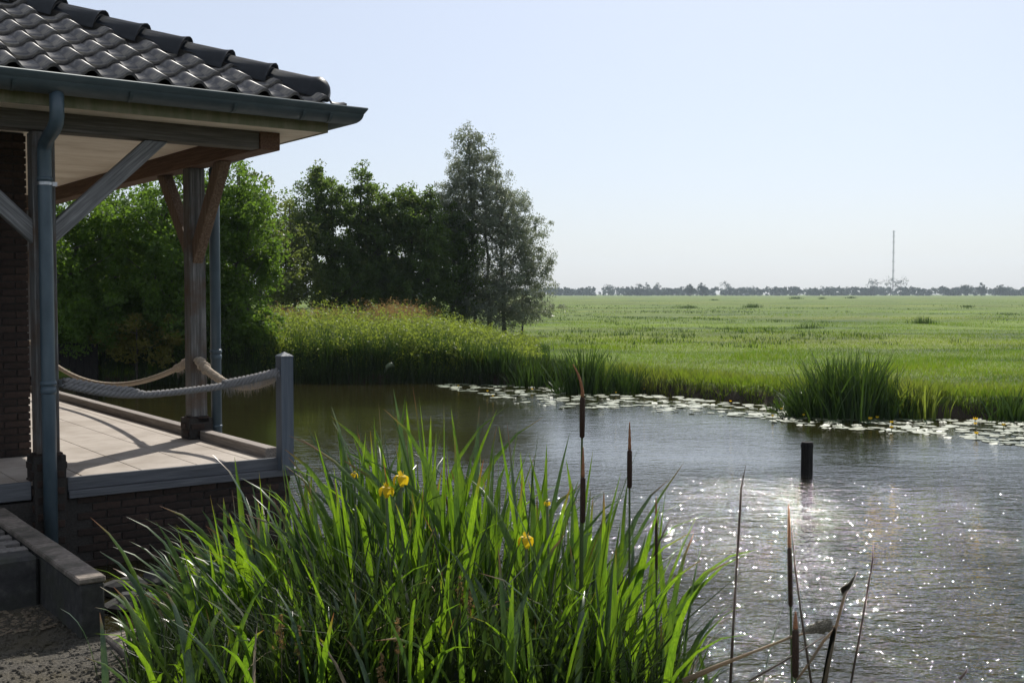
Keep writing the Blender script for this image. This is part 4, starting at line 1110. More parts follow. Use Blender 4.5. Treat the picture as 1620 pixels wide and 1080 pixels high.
reed_clump(1345, 19.0, 1.75, 1.42, 1300, "largest reed clump, dark and broad, on the far bank behind the stake", 70)
reed_clump(1270, 18.9, .8, .7, 170, "low arching reed tuft at the left foot of the largest reed clump", 71, lean=.9)
reed_clump(1455, 18.8, .9, .75, 200, "brownish reed tuft at the right foot of the largest reed clump", 72, mat=M['herb'])
reed_clump(925, 23.7, 1.25, 1.3, 450, "tall dark reed clump in the middle of the far bank, left of a lower one", 73)
reed_clump(990, 23.6, .9, .9, 260, "short reed clump just right of the tall dark middle clump", 74)
reed_clump(846, 25.3, 1.1, 1.0, 300, "dark reed clump at the left end of the lily pads", 75)
reed_clump(790, 26.0, 1.0, .75, 200, "reed tuft where the herb bank slopes down to the meadow", 76)
reed_clump(1240, 20.0, .5, .55, 110, "thin upright reed tuft between the middle clumps and the largest clump", 77)
reed_clump(1602, 18.3, .7, .8, 200, "reed clump cut by the right edge of the picture", 78)
reed_clump(420, 26.7, .8, 1.35, 120, "light green flag leaves at the left end of the herb bank", 79, mat=M['herb'])
for k, (px, py, wpx, hpx, lab) in enumerate([(1190, 487, 30, 9, "dark rush tuft alone in the middle distance of the meadow"), (1460, 513, 42, 14, "largest dark rush tuft in the meadow, towards the right"), (1090, 487, 24, 5, "faint low rush tuft left of the lone dark tuft"),
                                          (1258, 473, 22, 5, "small distant rush tuft under the tree line, left of centre right"), (1300, 473, 12, 4, "tiny distant rush tuft between two wider ones under the tree line"), (1345, 472, 16, 4, "distant rush tuft just left of the mast"),
                                          (1280, 520, 40, 12, "thin grassy tuft in the near meadow above the water lilies"), (1130, 475, 14, 3, "very small rush tuft near the far field's pale strip"), (1530, 486, 20, 4, "flat rush tuft far right in the meadow")]):
    dp = 1.75 * F_PX / (py - 465)
    wd = wpx / F_PX * dp; hg = hpx / F_PX * dp
    reed_clump(px, dp, wd * 1.1, hg * 1.15, 160, lab, 80 + k, name="rush_tuft", w=(wd * .015, wd * .03), lean=.3, cat="tuft")

# pale broken leaf hanging over the water
o = link("hanging_leaf", tubem("hanging_leaf", [at(608, 26.0, yz(590, 26)), at(612, 26.0, yz(580, 26)), at(618, 26.05, yz(577, 26)), at(624, 26.1, yz(580, 26))], [.006, .05, .07, .01], 6), M['lily'])
tag(o, "pale bent leaf hanging from the dark bank just above the water", "leaf")

# ------------------------------------------------------------------ lily pads and flowers
def pad_mesh(seed):
    r_ = random.Random(seed); bm = bmesh.new(); n = 16
    c = bm.verts.new((0, 0, 0.002)); ring = []
    for k in range(n + 1):
        a = 0.22 + (2 * math.pi - 0.44) * k / n
        rr = 1 + r_.uniform(-.05, .05)
        ring.append(bm.verts.new((rr * math.cos(a) * 1.1, rr * math.sin(a) * .92, r_.uniform(-.01, .035))))
    for k in range(n): bm.faces.new((c, ring[k], ring[k + 1]))
    me = bm_mesh(bm, "lily_pad", True); me.materials.append(M['lily']); return me
pads = [pad_mesh(k) for k in range(6)]
up_me = None
lr = random.Random(5)
placed = []
def pad_ok(x, y, r):
    return all((x - a) ** 2 + (y - b) ** 2 > (.72 * (r + c)) ** 2 for a, b, c in placed)
top_px = [690, 760, 850, 925, 1000, 1100, 1200, 1300, 1400, 1500, 1620, 1700]
top_py = [608, 608, 613, 617, 618, 626, 638, 657, 662, 664, 668, 672]
bot_py = [612, 625, 641, 646, 646, 652, 664, 676, 684, 690, 706, 712]
tries = 0; count = 0
while count < 292 and tries < 30000:
    tries += 1
    px = lr.uniform(688, 1690); tp = float(np.interp(px, top_px, top_py)); bt = float(np.interp(px, top_px, bot_py))
    f = lr.random() ** 1.15; py = tp + (bt - tp) * f
    p = on(px, py, 0.0)
    r = lr.uniform(.07, .15)
    dens = .5 + .5 * math.sin(px * .05 + py * .3)
    if lr.random() > .35 + .65 * dens or not pad_ok(p.x, p.y, r): continue
    if float(sdist(np.array([p.x]), np.array([p.y]))[0]) > -.15: continue
    placed.append((p.x, p.y, r)); count += 1
    side_ = "left of the largest reed clump" if px < 1300 else "right of the largest reed clump's left edge"
    side_ = "in the wide drift left of the largest reed clump" if px < 1270 else "in the drift right of the stake and largest reed clump"
    o = link("lily_pad", pads[lr.randrange(6)], None, None, (p.x, p.y, 0.006 + lr.uniform(0, .004)), (lr.gauss(0, .03), lr.gauss(0, .03), lr.uniform(0, 6.28)))
    o.scale = (r, r, r)
    tag(o, "flat pale water lily pad " + side_, "lily pad", "lily pads left drift" if px < 1270 else "lily pads right drift")
small = []
for k in range(420):
    px = lr.uniform(700, 1700); tp = float(np.interp(px, top_px, top_py)); bt = float(np.interp(px, top_px, bot_py))
    p = on(px, tp + (bt - tp) * lr.uniform(-.12, 1.15), 0.0)
    if math.sin(px * .031) + math.sin(px * .083 + p.y) + lr.gauss(0, .5) < -.3: continue
    if float(sdist(np.array([p.x]), np.array([p.y]))[0]) > -.1: continue
    small.append(Matrix.Translation((p.x, p.y, .004)) @ Euler((lr.gauss(0, .12), lr.gauss(0, .12), lr.uniform(0, 6.28))).to_matrix().to_4x4() @ Matrix.Scale(lr.uniform(.03, .075), 4))
bm = bmesh.new()
for m_ in small:
    vv = [bm.verts.new(m_ @ Vector((math.cos(a), math.sin(a), .05 * math.sin(3 * a)))) for a in [.3 + k * 5.7 / 7 for k in range(8)]]
    bm.faces.new(vv)
tag(link("small_lily_pads", bm_mesh(bm, "small_lily_pads"), M['lily'], kind="stuff"), "small young lily pads floating between the larger ones", "lily pads")
def lily_flower():
    bm = bmesh.new()
    for k in range(6):
        a = 2 * math.pi * k / 6
        d_ = Vector((math.cos(a), math.sin(a), 0)); s_ = Vector((-math.sin(a), math.cos(a), 0))
        p = [Vector((0, 0, 0)), d_ * .022 + s_ * .014 + Vector((0, 0, .014)), d_ * .026 + Vector((0, 0, .04)), d_ * .022 - s_ * .014 + Vector((0, 0, .014))]
        bm.faces.new([bm.verts.new(q) for q in p])
    bmesh.ops.solidify(bm, geom=bm.faces[:], thickness=.003)
    bmesh.ops.create_icosphere(bm, subdivisions=1, radius=.014, matrix=Matrix.Translation((0, 0, .016)))
    me = bm_mesh(bm, "blossom"); me.materials.append(M['petal_orange']); return me
lf = lily_flower(); stem_me = tubem("stem", [(0, 0, -.08), (.004, 0, 0)], .005, 6); stem_me.materials.append(M['stalk'])
for px, py, s in [(725, 612, 1), (771, 622, 1), (780, 629, .9), (842, 618, 1), (1020, 617, 1), (1030, 617, 1), (975, 622, .8), (1157, 636, 1), (1274, 655, 1.2), (1273, 660, 1.1), (1379, 666, 1.5), (1390, 664, 1.2), (1413, 670, 1.3), (1413, 679, 1.2), (1546, 668, 1.7), (1546, 675, 1.2), (1548, 689, 1.4), (1591, 677, 1.4), (1224, 662, 1), (1290, 652, 1), (1238, 650, 1), (920, 628, .8)]:
    p = on(px, py, .05)
    r_ = empty("lily_flower", (p.x, p.y, .05 + lr.uniform(0, .03)), lr.uniform(0, 6), "small yellow water lily blossom above the " + ("left" if px < 1270 else "right") + " drift of pads", "flower", "water lily blossoms " + ("left" if px < 1270 else "right"))
    r_.scale = (s * .8,) * 3
    link("blossom", lf, None, r_); link("stem", stem_me, None, r_)

# ------------------------------------------------------------------ far tree line, mast
def far_cloud(n, pxs, dps, hs, ws, size, seed):
    pass
def far_tree(px, topy, wpx, label, seed, depth=1100, airy=False, group=None):
    h = (465 - topy) / F_PX * depth + 1.75; w = wpx / F_PX * depth / 2
    x = (px - 810) / F_PX * depth
    lobes = [(0, 0, h * .62, w, w, h * .40), (w * .3, 0, h * .38, w * .9, w, h * .34)] if not airy else [(0, 0, h * .72, w, w, h * .28), (-w * .5, 0, h * .6, w * .5, w * .5, h * .2), (w * .5, 0, h * .62, w * .5, w * .5, h * .2)]
    return tree("distant_tree", (x, depth, 0.3), lobes, 36 if not airy else 26, 22 if not airy else 14, w * .3, 1.15 if not airy else .8, .8, M['leaf_far'], label, "tree", seed, trunk_r=.35, limbs=7, solid=.6, group=group)
far_tree(962, 447, 20, "rounded distant tree rising above the left part of the tree line", 101, 1150, True)
far_tree(1012, 446, 16, "airy distant tree, left one of a loose pair in the tree line", 102, 1150, True)
far_tree(1024, 446, 14, "airy distant tree, right one of a loose pair in the tree line", 103, 1150, True)
far_tree(1040, 447, 12, "small airy distant tree just right of the loose pair", 104, 1150, True)
far_tree(1091, 451, 18, "dark round distant tree nearer than the tree line", 105, 980)
far_tree(1111, 448, 17, "dark oval distant tree beside the dark round one", 106, 980)
far_tree(1148, 444, 18, "tall airy distant tree standing alone above the tree line", 107, 1080, True)
far_tree(1382, 438, 22, "tall sparse distant tree left of the mast", 108, 1120, True)
far_tree(1408, 438, 24, "wide sparse distant tree at the foot of the mast", 109, 1120, True)
far_tree(1424, 438, 22, "sparse distant tree right of the mast foot", 110, 1120, True)
far_tree(1528, 449, 18, "bushy distant tree in the right part of the tree line, left of another", 111, 1050)
far_tree(1552, 449, 16, "bushy distant tree second from the right edge", 112, 1050)
far_tree(1582, 450, 20, "bushy distant tree nearest the right edge", 113, 1050)
def treeline():
    r_ = np.random.default_rng(120)
    cen = []; rad = []
    for k in range(520):
        px = r_.uniform(-300, 1900); dp = r_.uniform(1120, 1350)
        topy = 457 - 5.5 * r_.random() - (2.0 if px > 1180 else 0) * r_.random()
        h = (465 - topy) / F_PX * dp + 1.75
        x = (px - 810) / F_PX * dp; w = r_.uniform(6, 11)
        for q in range(7):
            cen.append((x + r_.normal(0, w * .5), dp + r_.normal(0, 4), h * r_.uniform(.12, .8))); rad.append(h * .26)
    co, q, tone = leaf_cloud(np.array(cen), np.array(rad), 26, 1.9, .8, 121)
    co[:, 2] = np.maximum(co[:, 2], .2)
    o = link("distant_woodland", big_mesh("distant_woodland", co, q, {"rnd": ('FACE', tone)}), M['leaf_far'], kind="stuff")
    tag(o, "long low band of bluish trees closing off the meadow at the horizon", "woodland")
treeline()
mdp = 1500
mast = empty("radio_mast", at(1412, mdp, .3), 0, "slender lattice radio mast rising above the distant trees", "mast")
mh = (465 - 365) / F_PX * mdp + 1.75
bm = bmesh.new()
for a in (0, 2.09, 4.19):
    tube(bm, [(1.0 * math.cos(a), 1.0 * math.sin(a), 0), (.85 * math.cos(a), .85 * math.sin(a), mh)], .22, 4)
lv = 34
for k in range(lv):
    z = mh * k / lv; z2 = mh * (k + 1) / lv
    for a in (0, 2.09, 4.19):
        b_ = a + 2.09
        tube(bm, [(math.cos(a), math.sin(a), z), (math.cos(b_), math.sin(b_), z2)], .13, 4)
link("lattice", bm_mesh(bm, "lattice"), M['mast'], mast)
for k, zf in enumerate((.985, .91, .82, .66, .52, .38, .26)):
    bm = bmesh.new(); box(bm, -2.2, 2.2, -.25, .25, mh * zf - .25, mh * zf + .25); link("antenna_arm", bm_mesh(bm, "antenna_arm"), M['mast'], mast)

# ------------------------------------------------------------------ foreground: sword-leaved iris bed
def sword(length, width, bend, droop, twist, seed, segs=9):
    "one folded sword-shaped leaf rooted at the origin, bending towards +x"
    r_ = random.Random(seed); co = []; al = []
    pos = Vector((0, 0, 0)); ang_ = 0.03; step = length / segs
    for i in range(segs + 1):
        t = i / segs
        if t < .12: w = width * (.62 + 2.2 * t)
        else: w = width * (.9 + .1 * math.sin(t * 3)) * (1 - max(0, (t - .55) / .45) ** 2.3)
        w = max(w, width * .03)
        tw = twist * (1.35 - t * .9) + .2 * math.sin(t * 4 + seed)
        nx_ = Vector((math.sin(tw) * math.cos(ang_), math.cos(tw), -math.sin(tw) * math.sin(ang_)))
        tang = Vector((math.sin(ang_), 0, math.cos(ang_)))
        nn = tang.cross(nx_).normalized()
        co += [pos - nx_ * w * .5, pos + nn * w * .13, pos + nx_ * w * .5]; al += [t] * 3
        pos = pos + tang * step
        ang_ += bend / segs * (.5 + 1.2 * t) + (droop / segs) * max(0, (t - .45)) * 5.0
    q = []
    for i in range(segs):
        a = i * 3
        q += [(a, a + 1, a + 4, a + 3), (a + 1, a + 2, a + 5, a + 4)]
    return big_mesh("leaf", np.array([tuple(c) for c in co]), np.array(q), {"along": ('POINT', np.array(al))}, smooth=True)
LIB = {}
for kind_, specs in {"up": [(.16, 0), (.3, 0), (.1, 0), (.42, 0), (.22, .12), (.5, 0)], "arch": [(.7, .5), (.9, .8), (.6, 1.1), (1.05, .55), (.8, .9)], "flop": [(.8, 1.2), (1.1, 1.0), (.7, 1.7)]}.items():
    LIB[kind_] = []
    for m_ in ('iris', 'iris_dull'):
        for k, (b_, d_) in enumerate(specs):
            me = sword(1.0, .031 if kind_ != 'flop' else .026, b_, d_, random.choice((-1, 1)) * random.uniform(.3, 1.15), k * 7 + len(LIB)); me.materials.append(M[m_]); LIB[kind_].append(me)
DEAD = []
for k in range(3):
    me = sword(1.0, .02, .7, .9 + .4 * k, .8, 77 + k); me.materials.append(M['dry']); DEAD.append(me)
def leaf_of(parent, kind_, length, az, off, tilt=0.0, wide=1.0, name="leaf", dull=None, rr=random):
    lib = LIB[kind_]; h_ = len(lib) // 2
    if dull is None and rr.random() < .05:
        me = rr.choice(DEAD)
        o = link("dead_leaf", me, None, parent, off, (0, tilt + rr.uniform(-.1, .3), az)); o.scale = (length * .8, .7, length * .8)
        return o
    dull = (rr.random() < .3) if dull is None else dull
    me = lib[(h_ if dull else 0) + rr.randrange(h_)]
    o = link(name, me, None, parent, off, (0, tilt, az))
    o.rotation_mode = 'XYZ'
    o.scale = (length, wide * length ** .15, length)
    return o
# the folded leaf mesh is one metre long; width scales with its own factor, so undo the length on the width axis
rf = random.Random(99)
def iris_plant(px, depth, height, n, label, group, flop=.12, arch=.3, azc=None, azs=3.14, spread=.10):
    x = (px - 810) / F_PX * depth
    z0 = max(float(land(np.array([x]), np.array([depth]))[0]), -.12)
    root = empty("iris_plant", (x, depth, z0), 0, label, "plant", group)
    for k in range(n):
        az = rf.uniform(0, 6.28) if azc is None else rf.gauss(azc, azs)
        q = rf.random()
        kd = "flop" if q < flop else ("arch" if q < flop + arch else "up")
        ln = (height - z0) * rf.uniform(.62, 1.04) * (1.04 if kd == "up" else 1.12)
        leaf_of(root, kd, ln, az, (rf.gauss(0, spread), rf.gauss(0, spread), rf.uniform(-.03, .03)), rf.gauss(0.03, .07), rf.uniform(.8, 1.25), rr=rf)
    return root
ENV_PX = [150, 250, 330, 420, 480, 540, 600, 655, 700, 740, 775, 830, 880, 930, 1000, 1050, 1090]
ENV_Y = [900, 850, 815, 780, 745, 695, 660, 645, 658, 705, 755, 725, 690, 730, 800, 840, 910]
def env_h(px, depth): return EYE - (float(np.interp(px, ENV_PX, ENV_Y)) - 465) / F_PX * depth
plants = [
 (262, 5.7, .80, 16, .35, .6, 3.1, .5, "low iris whose leaves spill left over the end of the kerb wall"),
 (292, 6.1, .85, 18, .3, .6, 3.1, .6, "low iris with drooping leaves above the rubble stones"),
 # px, depth, height factor, leaves, flop, arch, az, spread of az, label
 (322, 6.3, .86, 22, .2, .55, 3.05, .8, "low arching iris, leftmost of the bed, its leaves blown across the brick base"),
 (350, 5.5, .92, 26, .2, .6, 3.05, .8, "iris with long leaves arching left towards the kerb wall"),
 (385, 6.2, .95, 26, .15, .6, 3.05, .9, "iris at the left with arching leaves in front of the brick base"),
 (415, 5.6, .92, 24, .12, .6, 3.0, .9, "iris with pale curved leaves just below the slate grey post's left side"),
 (450, 6.4, 1.0, 26, .08, .55, 2.9, 1.0, "iris whose tips reach up in front of the slate grey post"),
 (480, 5.5, .95, 26, .08, .5, 2.9, 1.2, "iris rising just right of the slate grey post"),
 (520, 6.3, .98, 28, .06, .45, 2.9, 1.2, "iris left of the yellow blooms with leaf tips over brown water"),
 (560, 5.7, .96, 28, .05, .45, 2.9, 1.3, "tall iris directly left of the pair of yellow blooms"),
 (600, 6.1, 1.0, 28, .05, .4, 2.8, 1.4, "tall iris standing behind the pair of yellow blooms"),
 (640, 5.4, .98, 28, .05, .25, 2.8, 1.5, "tallest iris of the bed, just right of the pair of yellow blooms"),
 (680, 6.0, 1.0, 28, .06, .4, 2.8, 1.5, "tall iris second from the yellow blooms towards the right"),
 (718, 5.5, .98, 26, .08, .28, 2.6, 1.5, "tall iris with bowed tips in the middle of the bed"),
 (755, 6.0, .98, 24, .05, .25, 2.0, 1.8, "shorter iris in the dip of the bed's outline"),
 (795, 5.4, .97, 26, .05, .2, .5, 1.8, "iris with broad upright leaves right of the bed's dip"),
 (830, 5.9, .97, 26, .05, .2, .4, 1.6, "upright iris behind the half hidden yellow bloom"),
 (865, 5.2, .97, 26, .05, .22, .4, 1.5, "upright iris between the half hidden bloom and the tallest cattail"),
 (900, 5.7, .92, 24, .05, .25, .3, 1.5, "iris close to the left of the tallest cattail"),
 (940, 5.0, .92, 22, .05, .3, .3, 1.4, "iris close to the right of the tallest cattail"),
 (975, 5.3, .92, 18, .05, .3, .3, 1.3, "slim iris between the tallest and the lone cattail"),
 (1012, 4.9, .92, 15, .05, .3, .3, 1.2, "slim iris just right of the lone cattail"),
 (1045, 4.8, .85, 12, .05, .35, .3, 1.1, "thin iris at the right edge of the bed, last before open water"),
]
for px, dp, hf, n, fl, ar, az, azs, lab in plants:
    iris_plant(px, dp, env_h(px - (14 if az > 2.5 else 0), dp) * hf, int(n * (1.5 if px < 770 else 1.15 if px < 880 else .75)), lab, "irises of the near reed bed", fl, ar, az, azs, .15)
for px, dp, yt, n, lab in [(300, 4.5, 930, 20, "low iris at the front left with drooping grey green leaves"), (400, 4.3, 900, 22, "low iris at the front, below the brick base"),
        (500, 4.4, 880, 22, "low iris at the front, below the slate grey post"), (600, 4.3, 880, 22, "low iris at the front, below the pair of yellow blooms"), (700, 4.4, 860, 22, "low iris at the front in the middle of the bed"),
        (800, 4.3, 880, 20, "low iris at the front, below the dip in the bed's outline"), (890, 4.4, 870, 18, "low iris at the front, below the tallest cattail"), (970, 4.4, 900, 14, "low iris at the front right, beneath the lone cattail")]:
    iris_plant(px, dp, EYE - (yt - 465) / F_PX * dp, n, lab, "low irises in front of the reed bed", .25, .35, None, 3.14, .16)
# old foliage and litter low in the bed, coloured dark for the shade there
def undergrowth():
    r_ = np.random.default_rng(150); n = 7500
    px = r_.uniform(200, 1075, n); dp = r_.uniform(4.3, 6.7, n); x = (px - 810) / F_PX * dp
    k = (px > 300) | (dp < 6.3); px, dp, x = px[k], dp[k], x[k]; n = len(px)
    z0 = np.maximum(land(x, dp), -.1)
    top = EYE - (np.interp(px, ENV_PX, ENV_Y) + 125 - 465) / F_PX * dp
    h = np.clip(top - z0, .15, 1.2) * r_.uniform(.35, 1.0, n)
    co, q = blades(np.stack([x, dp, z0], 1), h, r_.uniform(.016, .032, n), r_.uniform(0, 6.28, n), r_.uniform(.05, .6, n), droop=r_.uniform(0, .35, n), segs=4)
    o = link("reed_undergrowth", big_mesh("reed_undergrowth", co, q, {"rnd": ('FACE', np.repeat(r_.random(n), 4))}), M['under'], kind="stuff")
    tag(o, "tangle of older leaves coloured dark for the shade inside the near reed bed", "undergrowth")
undergrowth()

# individually placed long leaves seen against the water and the brick base
def single(px0, depth, ytop, lean_px, kind_, label, dull=False, wide=1.0):
    pass

# iris flowers
def iris_flower(px, py, depth, s, label):
    x = (px - 810) / F_PX * depth; z = yz(py, depth)
    root = empty("iris_flower", (x, depth, z), rf.uniform(-.4, .4), label, "flower")
    for k in range(3):
        a = 2 * math.pi * k / 3 - math.pi / 2 + .25
        bm = bmesh.new(); rows = []
        for i in range(7):
            t = i / 6; rr = .010 + .045 * math.sin(min(1, t * 1.15) * math.pi / 2); zz = .018 - .075 * t ** 2.0 + .02 * math.sin(t * 3)
            w = .010 + .024 * math.sin(t * math.pi) ** .7 * (1.1 if t > .4 else .8)
            d_ = Vector((math.cos(a), math.sin(a), 0)); s_ = Vector((-math.sin(a), math.cos(a), 0))
            rows.append([bm.verts.new(d_ * rr + s_ * w * e + Vector((0, 0, zz - .006 * abs(e)))) for e in (-1, -.5, 0, .5, 1)])
        for p, q in zip(rows, rows[1:]):
            for e in range(4): bm.faces.new((p[e], p[e + 1], q[e + 1], q[e]))
        link("fall_petal", bm_mesh(bm, "fall_petal", True), M['petal'], root)
        bm = bmesh.new(); a2 = a + math.pi / 3; d_ = Vector((math.cos(a2), math.sin(a2), 0)); s_ = Vector((-math.sin(a2), math.cos(a2), 0)); rows = []
        for i in range(5):
            t = i / 4; w = .004 + .009 * math.sin(t * math.pi)
            rows.append([bm.verts.new(d_ * (.008 + .016 * t) + s_ * w * e + Vector((0, 0, .015 + .045 * t))) for e in (-1, 0, 1)])
        for p, q in zip(rows, rows[1:]):
            for e in range(2): bm.faces.new((p[e], p[e + 1], q[e + 1], q[e]))
        link("standard_petal", bm_mesh(bm, "standard_petal", True), M['petal_orange'], root)
    link("stem", tubem("stem", [(0.03, .02, -z * .9), (.01, .01, -z * .4), (0, 0, 0.012)], [.006, .005, .007], 7), M['stalk'], root)
    root.scale = (1, 1, 1)
    for ch in root.children:
        if ch.name.startswith(("fall", "standard")): ch.scale = (s, s, s)
iris_flower(633, 758, 5.15, .6, "yellow iris bloom, upper right one of the close pair in the tall leaves")
iris_flower(610, 776, 5.1, .58, "yellow iris bloom hanging just below and left of the brightest one")
iris_flower(559, 752, 5.3, .3, "small yellow iris bud left of the close pair")
iris_flower(832, 856, 5.0, .6, "yellow iris bloom half hidden deep in the leaves right of centre")
iris_flower(866, 797, 5.0, .25, "tiny orange yellow iris bud near the tip of a leaf by the cattails")

# cattails
def cattail(px, ybase, depth, ys, label, tilt_px=0, r=.011, leaves=(), tip_curl=0, spike_r=.0075):
    """ys = (top of spike, top of brown head, bottom of brown head)"""
    def W(p, y): return at(p, depth, yz(y, depth))
    root_p = at(px - tilt_px * 2, depth, -.1)
    root = empty("cattail", root_p, 0, label, "cattail")
    def loc_(p, y): return W(p, y) - root_p
    t_, a_, b_ = ys
    x_of = lambda y: px + tilt_px * (a_ - y) / 300.0
    link("stalk", tubem("stalk", [(0, 0, 0), loc_(x_of(b_ + 120), b_ + 120), loc_(x_of(b_), b_), loc_(x_of(t_ + 5), t_ + 5)], [.006, .005, .0045, .002], 7), M['stalk'] if label.find('dry') < 0 else M['drystalk'], root)
    if b_ > a_:
        pts = [b_, b_ - (b_ - a_) * .04, b_ - (b_ - a_) * .5, a_ + (b_ - a_) * .04, a_]
        link("seed_head", tubem("seed_head", [loc_(x_of(y), y) for y in pts], [.004, r, r * 1.08, r, .005], 12), M['cattail'], root)
    n = 8; sp = []; rr = []
    for k in range(n + 1):
        f = k / n; y = a_ - (a_ - t_) * f
        sp.append(loc_(x_of(y) + tip_curl * f ** 2, y)); rr.append(spike_r * (1 - f ** 1.5 * .75) * (1 + .12 * math.sin(k * 2.7)))
    link("spike", tubem("spike", sp, rr, 8), M['spike'], root)
    for (kd, ln, az, dx) in leaves:
        leaf_of(root, kd, ln, az, (dx, rf.uniform(-.02, .02), 0), rf.uniform(0, .05), 1.0, dull=False, rr=rf)
PI = math.pi
cattail(922, 1080, 4.7, (576, 628, 694), "tallest cattail with a dark brown head and a curling rusty tip", 3, leaves=(("up", 1.45, 0.2, .02), ("up", 1.55, PI, -.02), ("arch", 1.35, 0.0, .02), ("up", 1.3, .8, .05)), tip_curl=-16)
cattail(923, 1080, 4.6, (708, 756, 830), "second cattail right in front of the tallest, half hidden by green leaves", 1, leaves=(("up", 1.2, PI, -.05), ("up", 1.25, 0, .05), ("arch", 1.1, .2, .02)))
cattail(997, 1080, 4.9, (668, 712, 774), "cattail standing alone against bright water with a slim rusty spike", -1, leaves=(("up", 1.25, 0.0, .02), ("up", 1.0, PI, -.02), ("flop", 1.3, .1, .03)))
cattail(1040, 1080, 4.7, (786, 828, 905), "short slim cattail at the right edge of the iris bed", -3, r=.006, leaves=(("arch", 1.0, 0.0, .02), ("up", .9, .3, .02), ("up", .95, PI, -.02), ("up", .8, 0, .08)), spike_r=.0055)
cattail(1253, 1080, 4.5, (800, 868, 965), "long headed rusty cattail standing in the glittering water at the right", -9, r=.0095, leaves=(("up", .62, PI, -.02), ("up", .55, .2, .01), ("up", .45, PI, -.04)))
cattail(1264, 1080, 4.2, (972, 1000, 1080), "stout cut off brown cattail stump in the water beside the long headed one", -2, r=.013, spike_r=.010, leaves=(("up", .42, PI, -.02), ("up", .38, 0, .03)))
r_ = empty("arching_leaves", at(1085, 4.3, .0), 0, "few short green leaves rising at the bottom right of the iris bed", "plant")
for ln, az, dx in ((.62, 0.05, 0), (.5, 0.3, .02), (.42, PI, -.01)):
    leaf_of(r_, "arch", ln, az, (dx, 0, -.1), 0.2, .8, dull=False, rr=rf)

# dry stems, bent straw and the fluffy head caught on it
def stem(name, pts, rad, label, cat, mat):
    p0 = Vector(pts[0]); o = link(name, tubem(name, [Vector(p) - p0 for p in pts], rad, 7), mat, None, p0)
    return tag(o, label, cat)
def PX(px, py, d_): return at(px, d_, yz(py, d_))
stem("dry_stem", [PX(1160, 1100, 4.3), PX(1166, 960, 4.32), PX(1174, 800, 4.34), PX(1175, 775, 4.34), PX(1182, 737, 4.35)], [.0058, .005, .0045, .0035, .001], "tall straight dark dry stem left of the long headed cattail", "stem", M['drystalk'])
stem("dry_stem", [PX(1352, 1100, 4.4), PX(1372, 980, 4.42), PX(1386, 890, 4.43), PX(1387, 860, 4.43)], [.005, .0042, .0035, .001], "slender dark dry stem leaning right, farthest right in the water", "stem", M['drystalk'])
stem("dry_stem", [PX(1292, 1100, 4.3), PX(1275, 990, 4.3), PX(1262, 900, 4.3), PX(1257, 838, 4.3)], [.005, .0045, .0035, .001], "dark dry stem leaning left, crossing the long headed cattail", "stem", M['drystalk'])
stem("dry_stem", [PX(1085, 1085, 4.2), PX(1140, 1060, 4.25), PX(1195, 1038, 4.3), PX(1260, 1012, 4.35), PX(1335, 994, 4.4)], [.012, .009, .0055, .005, .003], "long bent straw lying low across the water at the lower right", "stem", M['dry'])
stem("dry_stem", [PX(1190, 1085, 4.2), PX(1250, 1050, 4.25), PX(1310, 1012, 4.3)], [.004, .0035, .002], "thin dark straw lying just below the long bent one", "stem", M['drystalk'])
stem("dry_stem", [PX(1032, 895, 4.8), PX(1045, 860, 4.8), PX(1062, 823, 4.8)], [.004, .0035, .0015], "short dark twig poking up between the right hand cattails", "stem", M['drystalk'])
stem("dry_stem", [PX(1528, 1082, 4.6), PX(1538, 1070, 4.6), PX(1540, 1064, 4.6)], [.006, .005, .003], "dark stick tip at the very bottom right of the water", "stem", M['drystalk'])
# broken reed with torn leaf
br = empty("broken_reed", PX(1310, 1100, 4.25), 0, "broken straw coloured reed with a torn leaf flag at its tip", "reed")
p0 = PX(1310, 1100, 4.25)
link("stalk", tubem("stalk", [Vector((0, 0, 0)), PX(1328, 1000, 4.27) - p0, PX(1342, 945, 4.28) - p0, PX(1362, 908, 4.3) - p0], [.008, .006, .0055, .001], 7), M['dry'], br)
bm = bmesh.new()
vs = [bm.verts.new(PX(a, b, 4.28) - p0) for a, b in ((1340, 950), (1334, 935), (1348, 926), (1361, 909), (1352, 932))]
bm.faces.new(vs); bmesh.ops.solidify(bm, geom=bm.faces[:], thickness=.002)
link("torn_leaf", bm_mesh(bm, "torn_leaf"), M['dry'], br)
bm = bmesh.new()
vs = [bm.verts.new(PX(a, b, 4.26) - p0) for a, b in ((1304, 1100), (1320, 1010), (1326, 996), (1329, 1002), (1322, 1045), (1314, 1100))]
bm.faces.new(vs); bmesh.ops.solidify(bm, geom=bm.faces[:], thickness=.002)
link("dead_blade", bm_mesh(bm, "dead_blade"), M['dry'], br)
link("dead_blade", tubem("dead_blade", [PX(1262, 1090, 4.3) - p0, PX(1290, 1050, 4.3) - p0, PX(1310, 1018, 4.3) - p0, PX(1328, 998, 4.3) - p0], [.004, .006, .006, .003], 5), M['dry'], br)
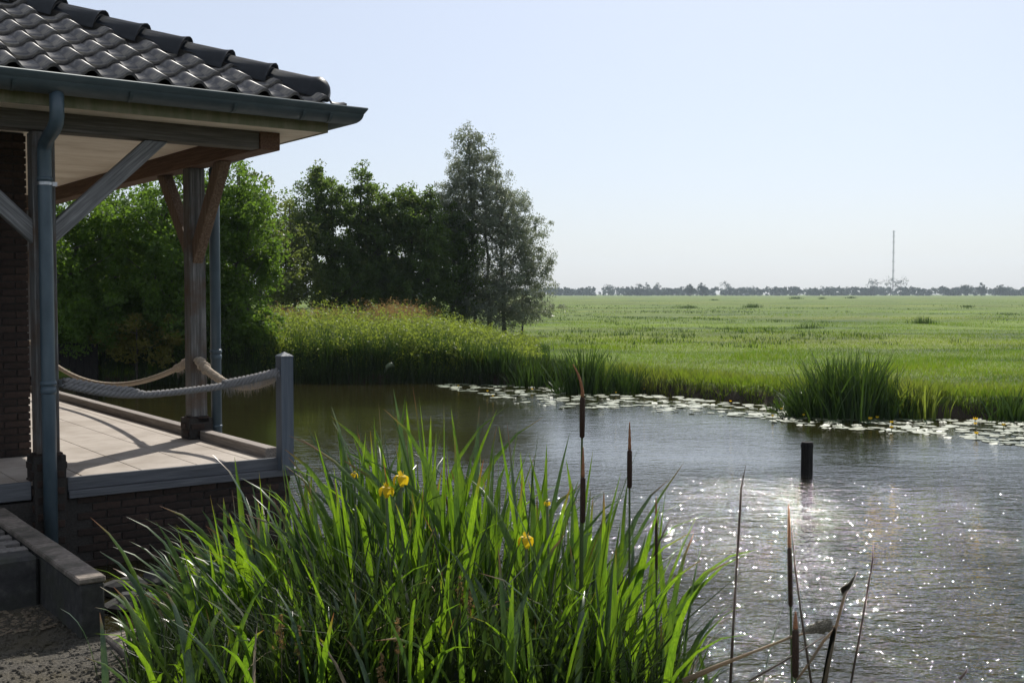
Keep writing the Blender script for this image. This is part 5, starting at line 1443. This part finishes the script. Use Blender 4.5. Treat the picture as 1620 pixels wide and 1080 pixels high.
# woolly old cattail head
hd = PX(1300, 998, 4.38)
bm = bmesh.new(); bmesh.ops.create_icosphere(bm, subdivisions=4, radius=1)
hr = random.Random(8)
for v in bm.verts:
    f = 1 + hr.uniform(-.13, .13) + .12 * math.sin(v.co.x * 5) * math.cos(v.co.z * 4)
    v.co = Vector((v.co.x * .062 * f, v.co.y * .02 * f, v.co.z * .022 * f * (1.25 if v.co.x > 0 else .8)))
o = link("woolly_seed_head", bm_mesh(bm, "woolly_seed_head"), M['fluff'], None, hd, (0, R(-14), 0))
tag(o, "shaggy grey brown old cattail head lying on the bent straw", "seed head")
# dried brown flower spikes at the front of the bed
for k, (px, yt, dp, lab) in enumerate([(627, 985, 4.2, "dried brown flower spike at the bottom of the bed, taller one"), (600, 1040, 4.1, "dried brown flower spike at the bottom of the bed, shorter left one"), (440, 978, 4.3, "dried brown flower spike in the lower left of the bed, left one"), (468, 995, 4.3, "dried brown flower spike in the lower left of the bed, right one"), (727, 915, 4.6, "dried brown flower spike among the leaves near the middle"), (742, 930, 4.6, "dried brown flower spike just right of the middle one")]):
    p0 = at(px, dp, 0.0); zt = yz(yt, dp)
    root = empty("dried_spike", p0, 0, lab, "flower")
    link("stalk", tubem("stalk", [(0, 0, -.05), (.003, 0, zt * .5), (0, 0, zt)], [.004, .003, .001], 6), M['drystalk'], root)
    rr_ = np.random.default_rng(200 + k); n = 60
    t = rr_.random(n); cen = np.stack([rr_.normal(0, .008, n) * (1.2 - t), rr_.normal(0, .008, n), zt - .13 * (1 - t)], 1)
    co, q, tone = leaf_cloud(cen, np.full(n, .006), 3, .014, .45, 201 + k)
    link("seed_cluster", big_mesh("seed_cluster", co, q, {"rnd": ('FACE', tone)}), M['herb_dry'], root)

# ------------------------------------------------------------------ haze over the plain
hm, hnt, hout = nodes("haze")
pv = N(hnt, "VolumePrincipled")
pv.inputs["Color"].default_value = (0.76, 0.88, 1.0, 1)
pv.inputs["Density"].default_value = 0.00018
pv.inputs["Anisotropy"].default_value = 0.2
L(hnt, pv.outputs[0], hout.inputs["Volume"])
hz_o = link("haze", boxm("haze", -3100, 3100, -3100, 3100, -1.7, 96), hm, kind="stuff")
tag(hz_o, "pale summer haze lying over the plain", "haze")
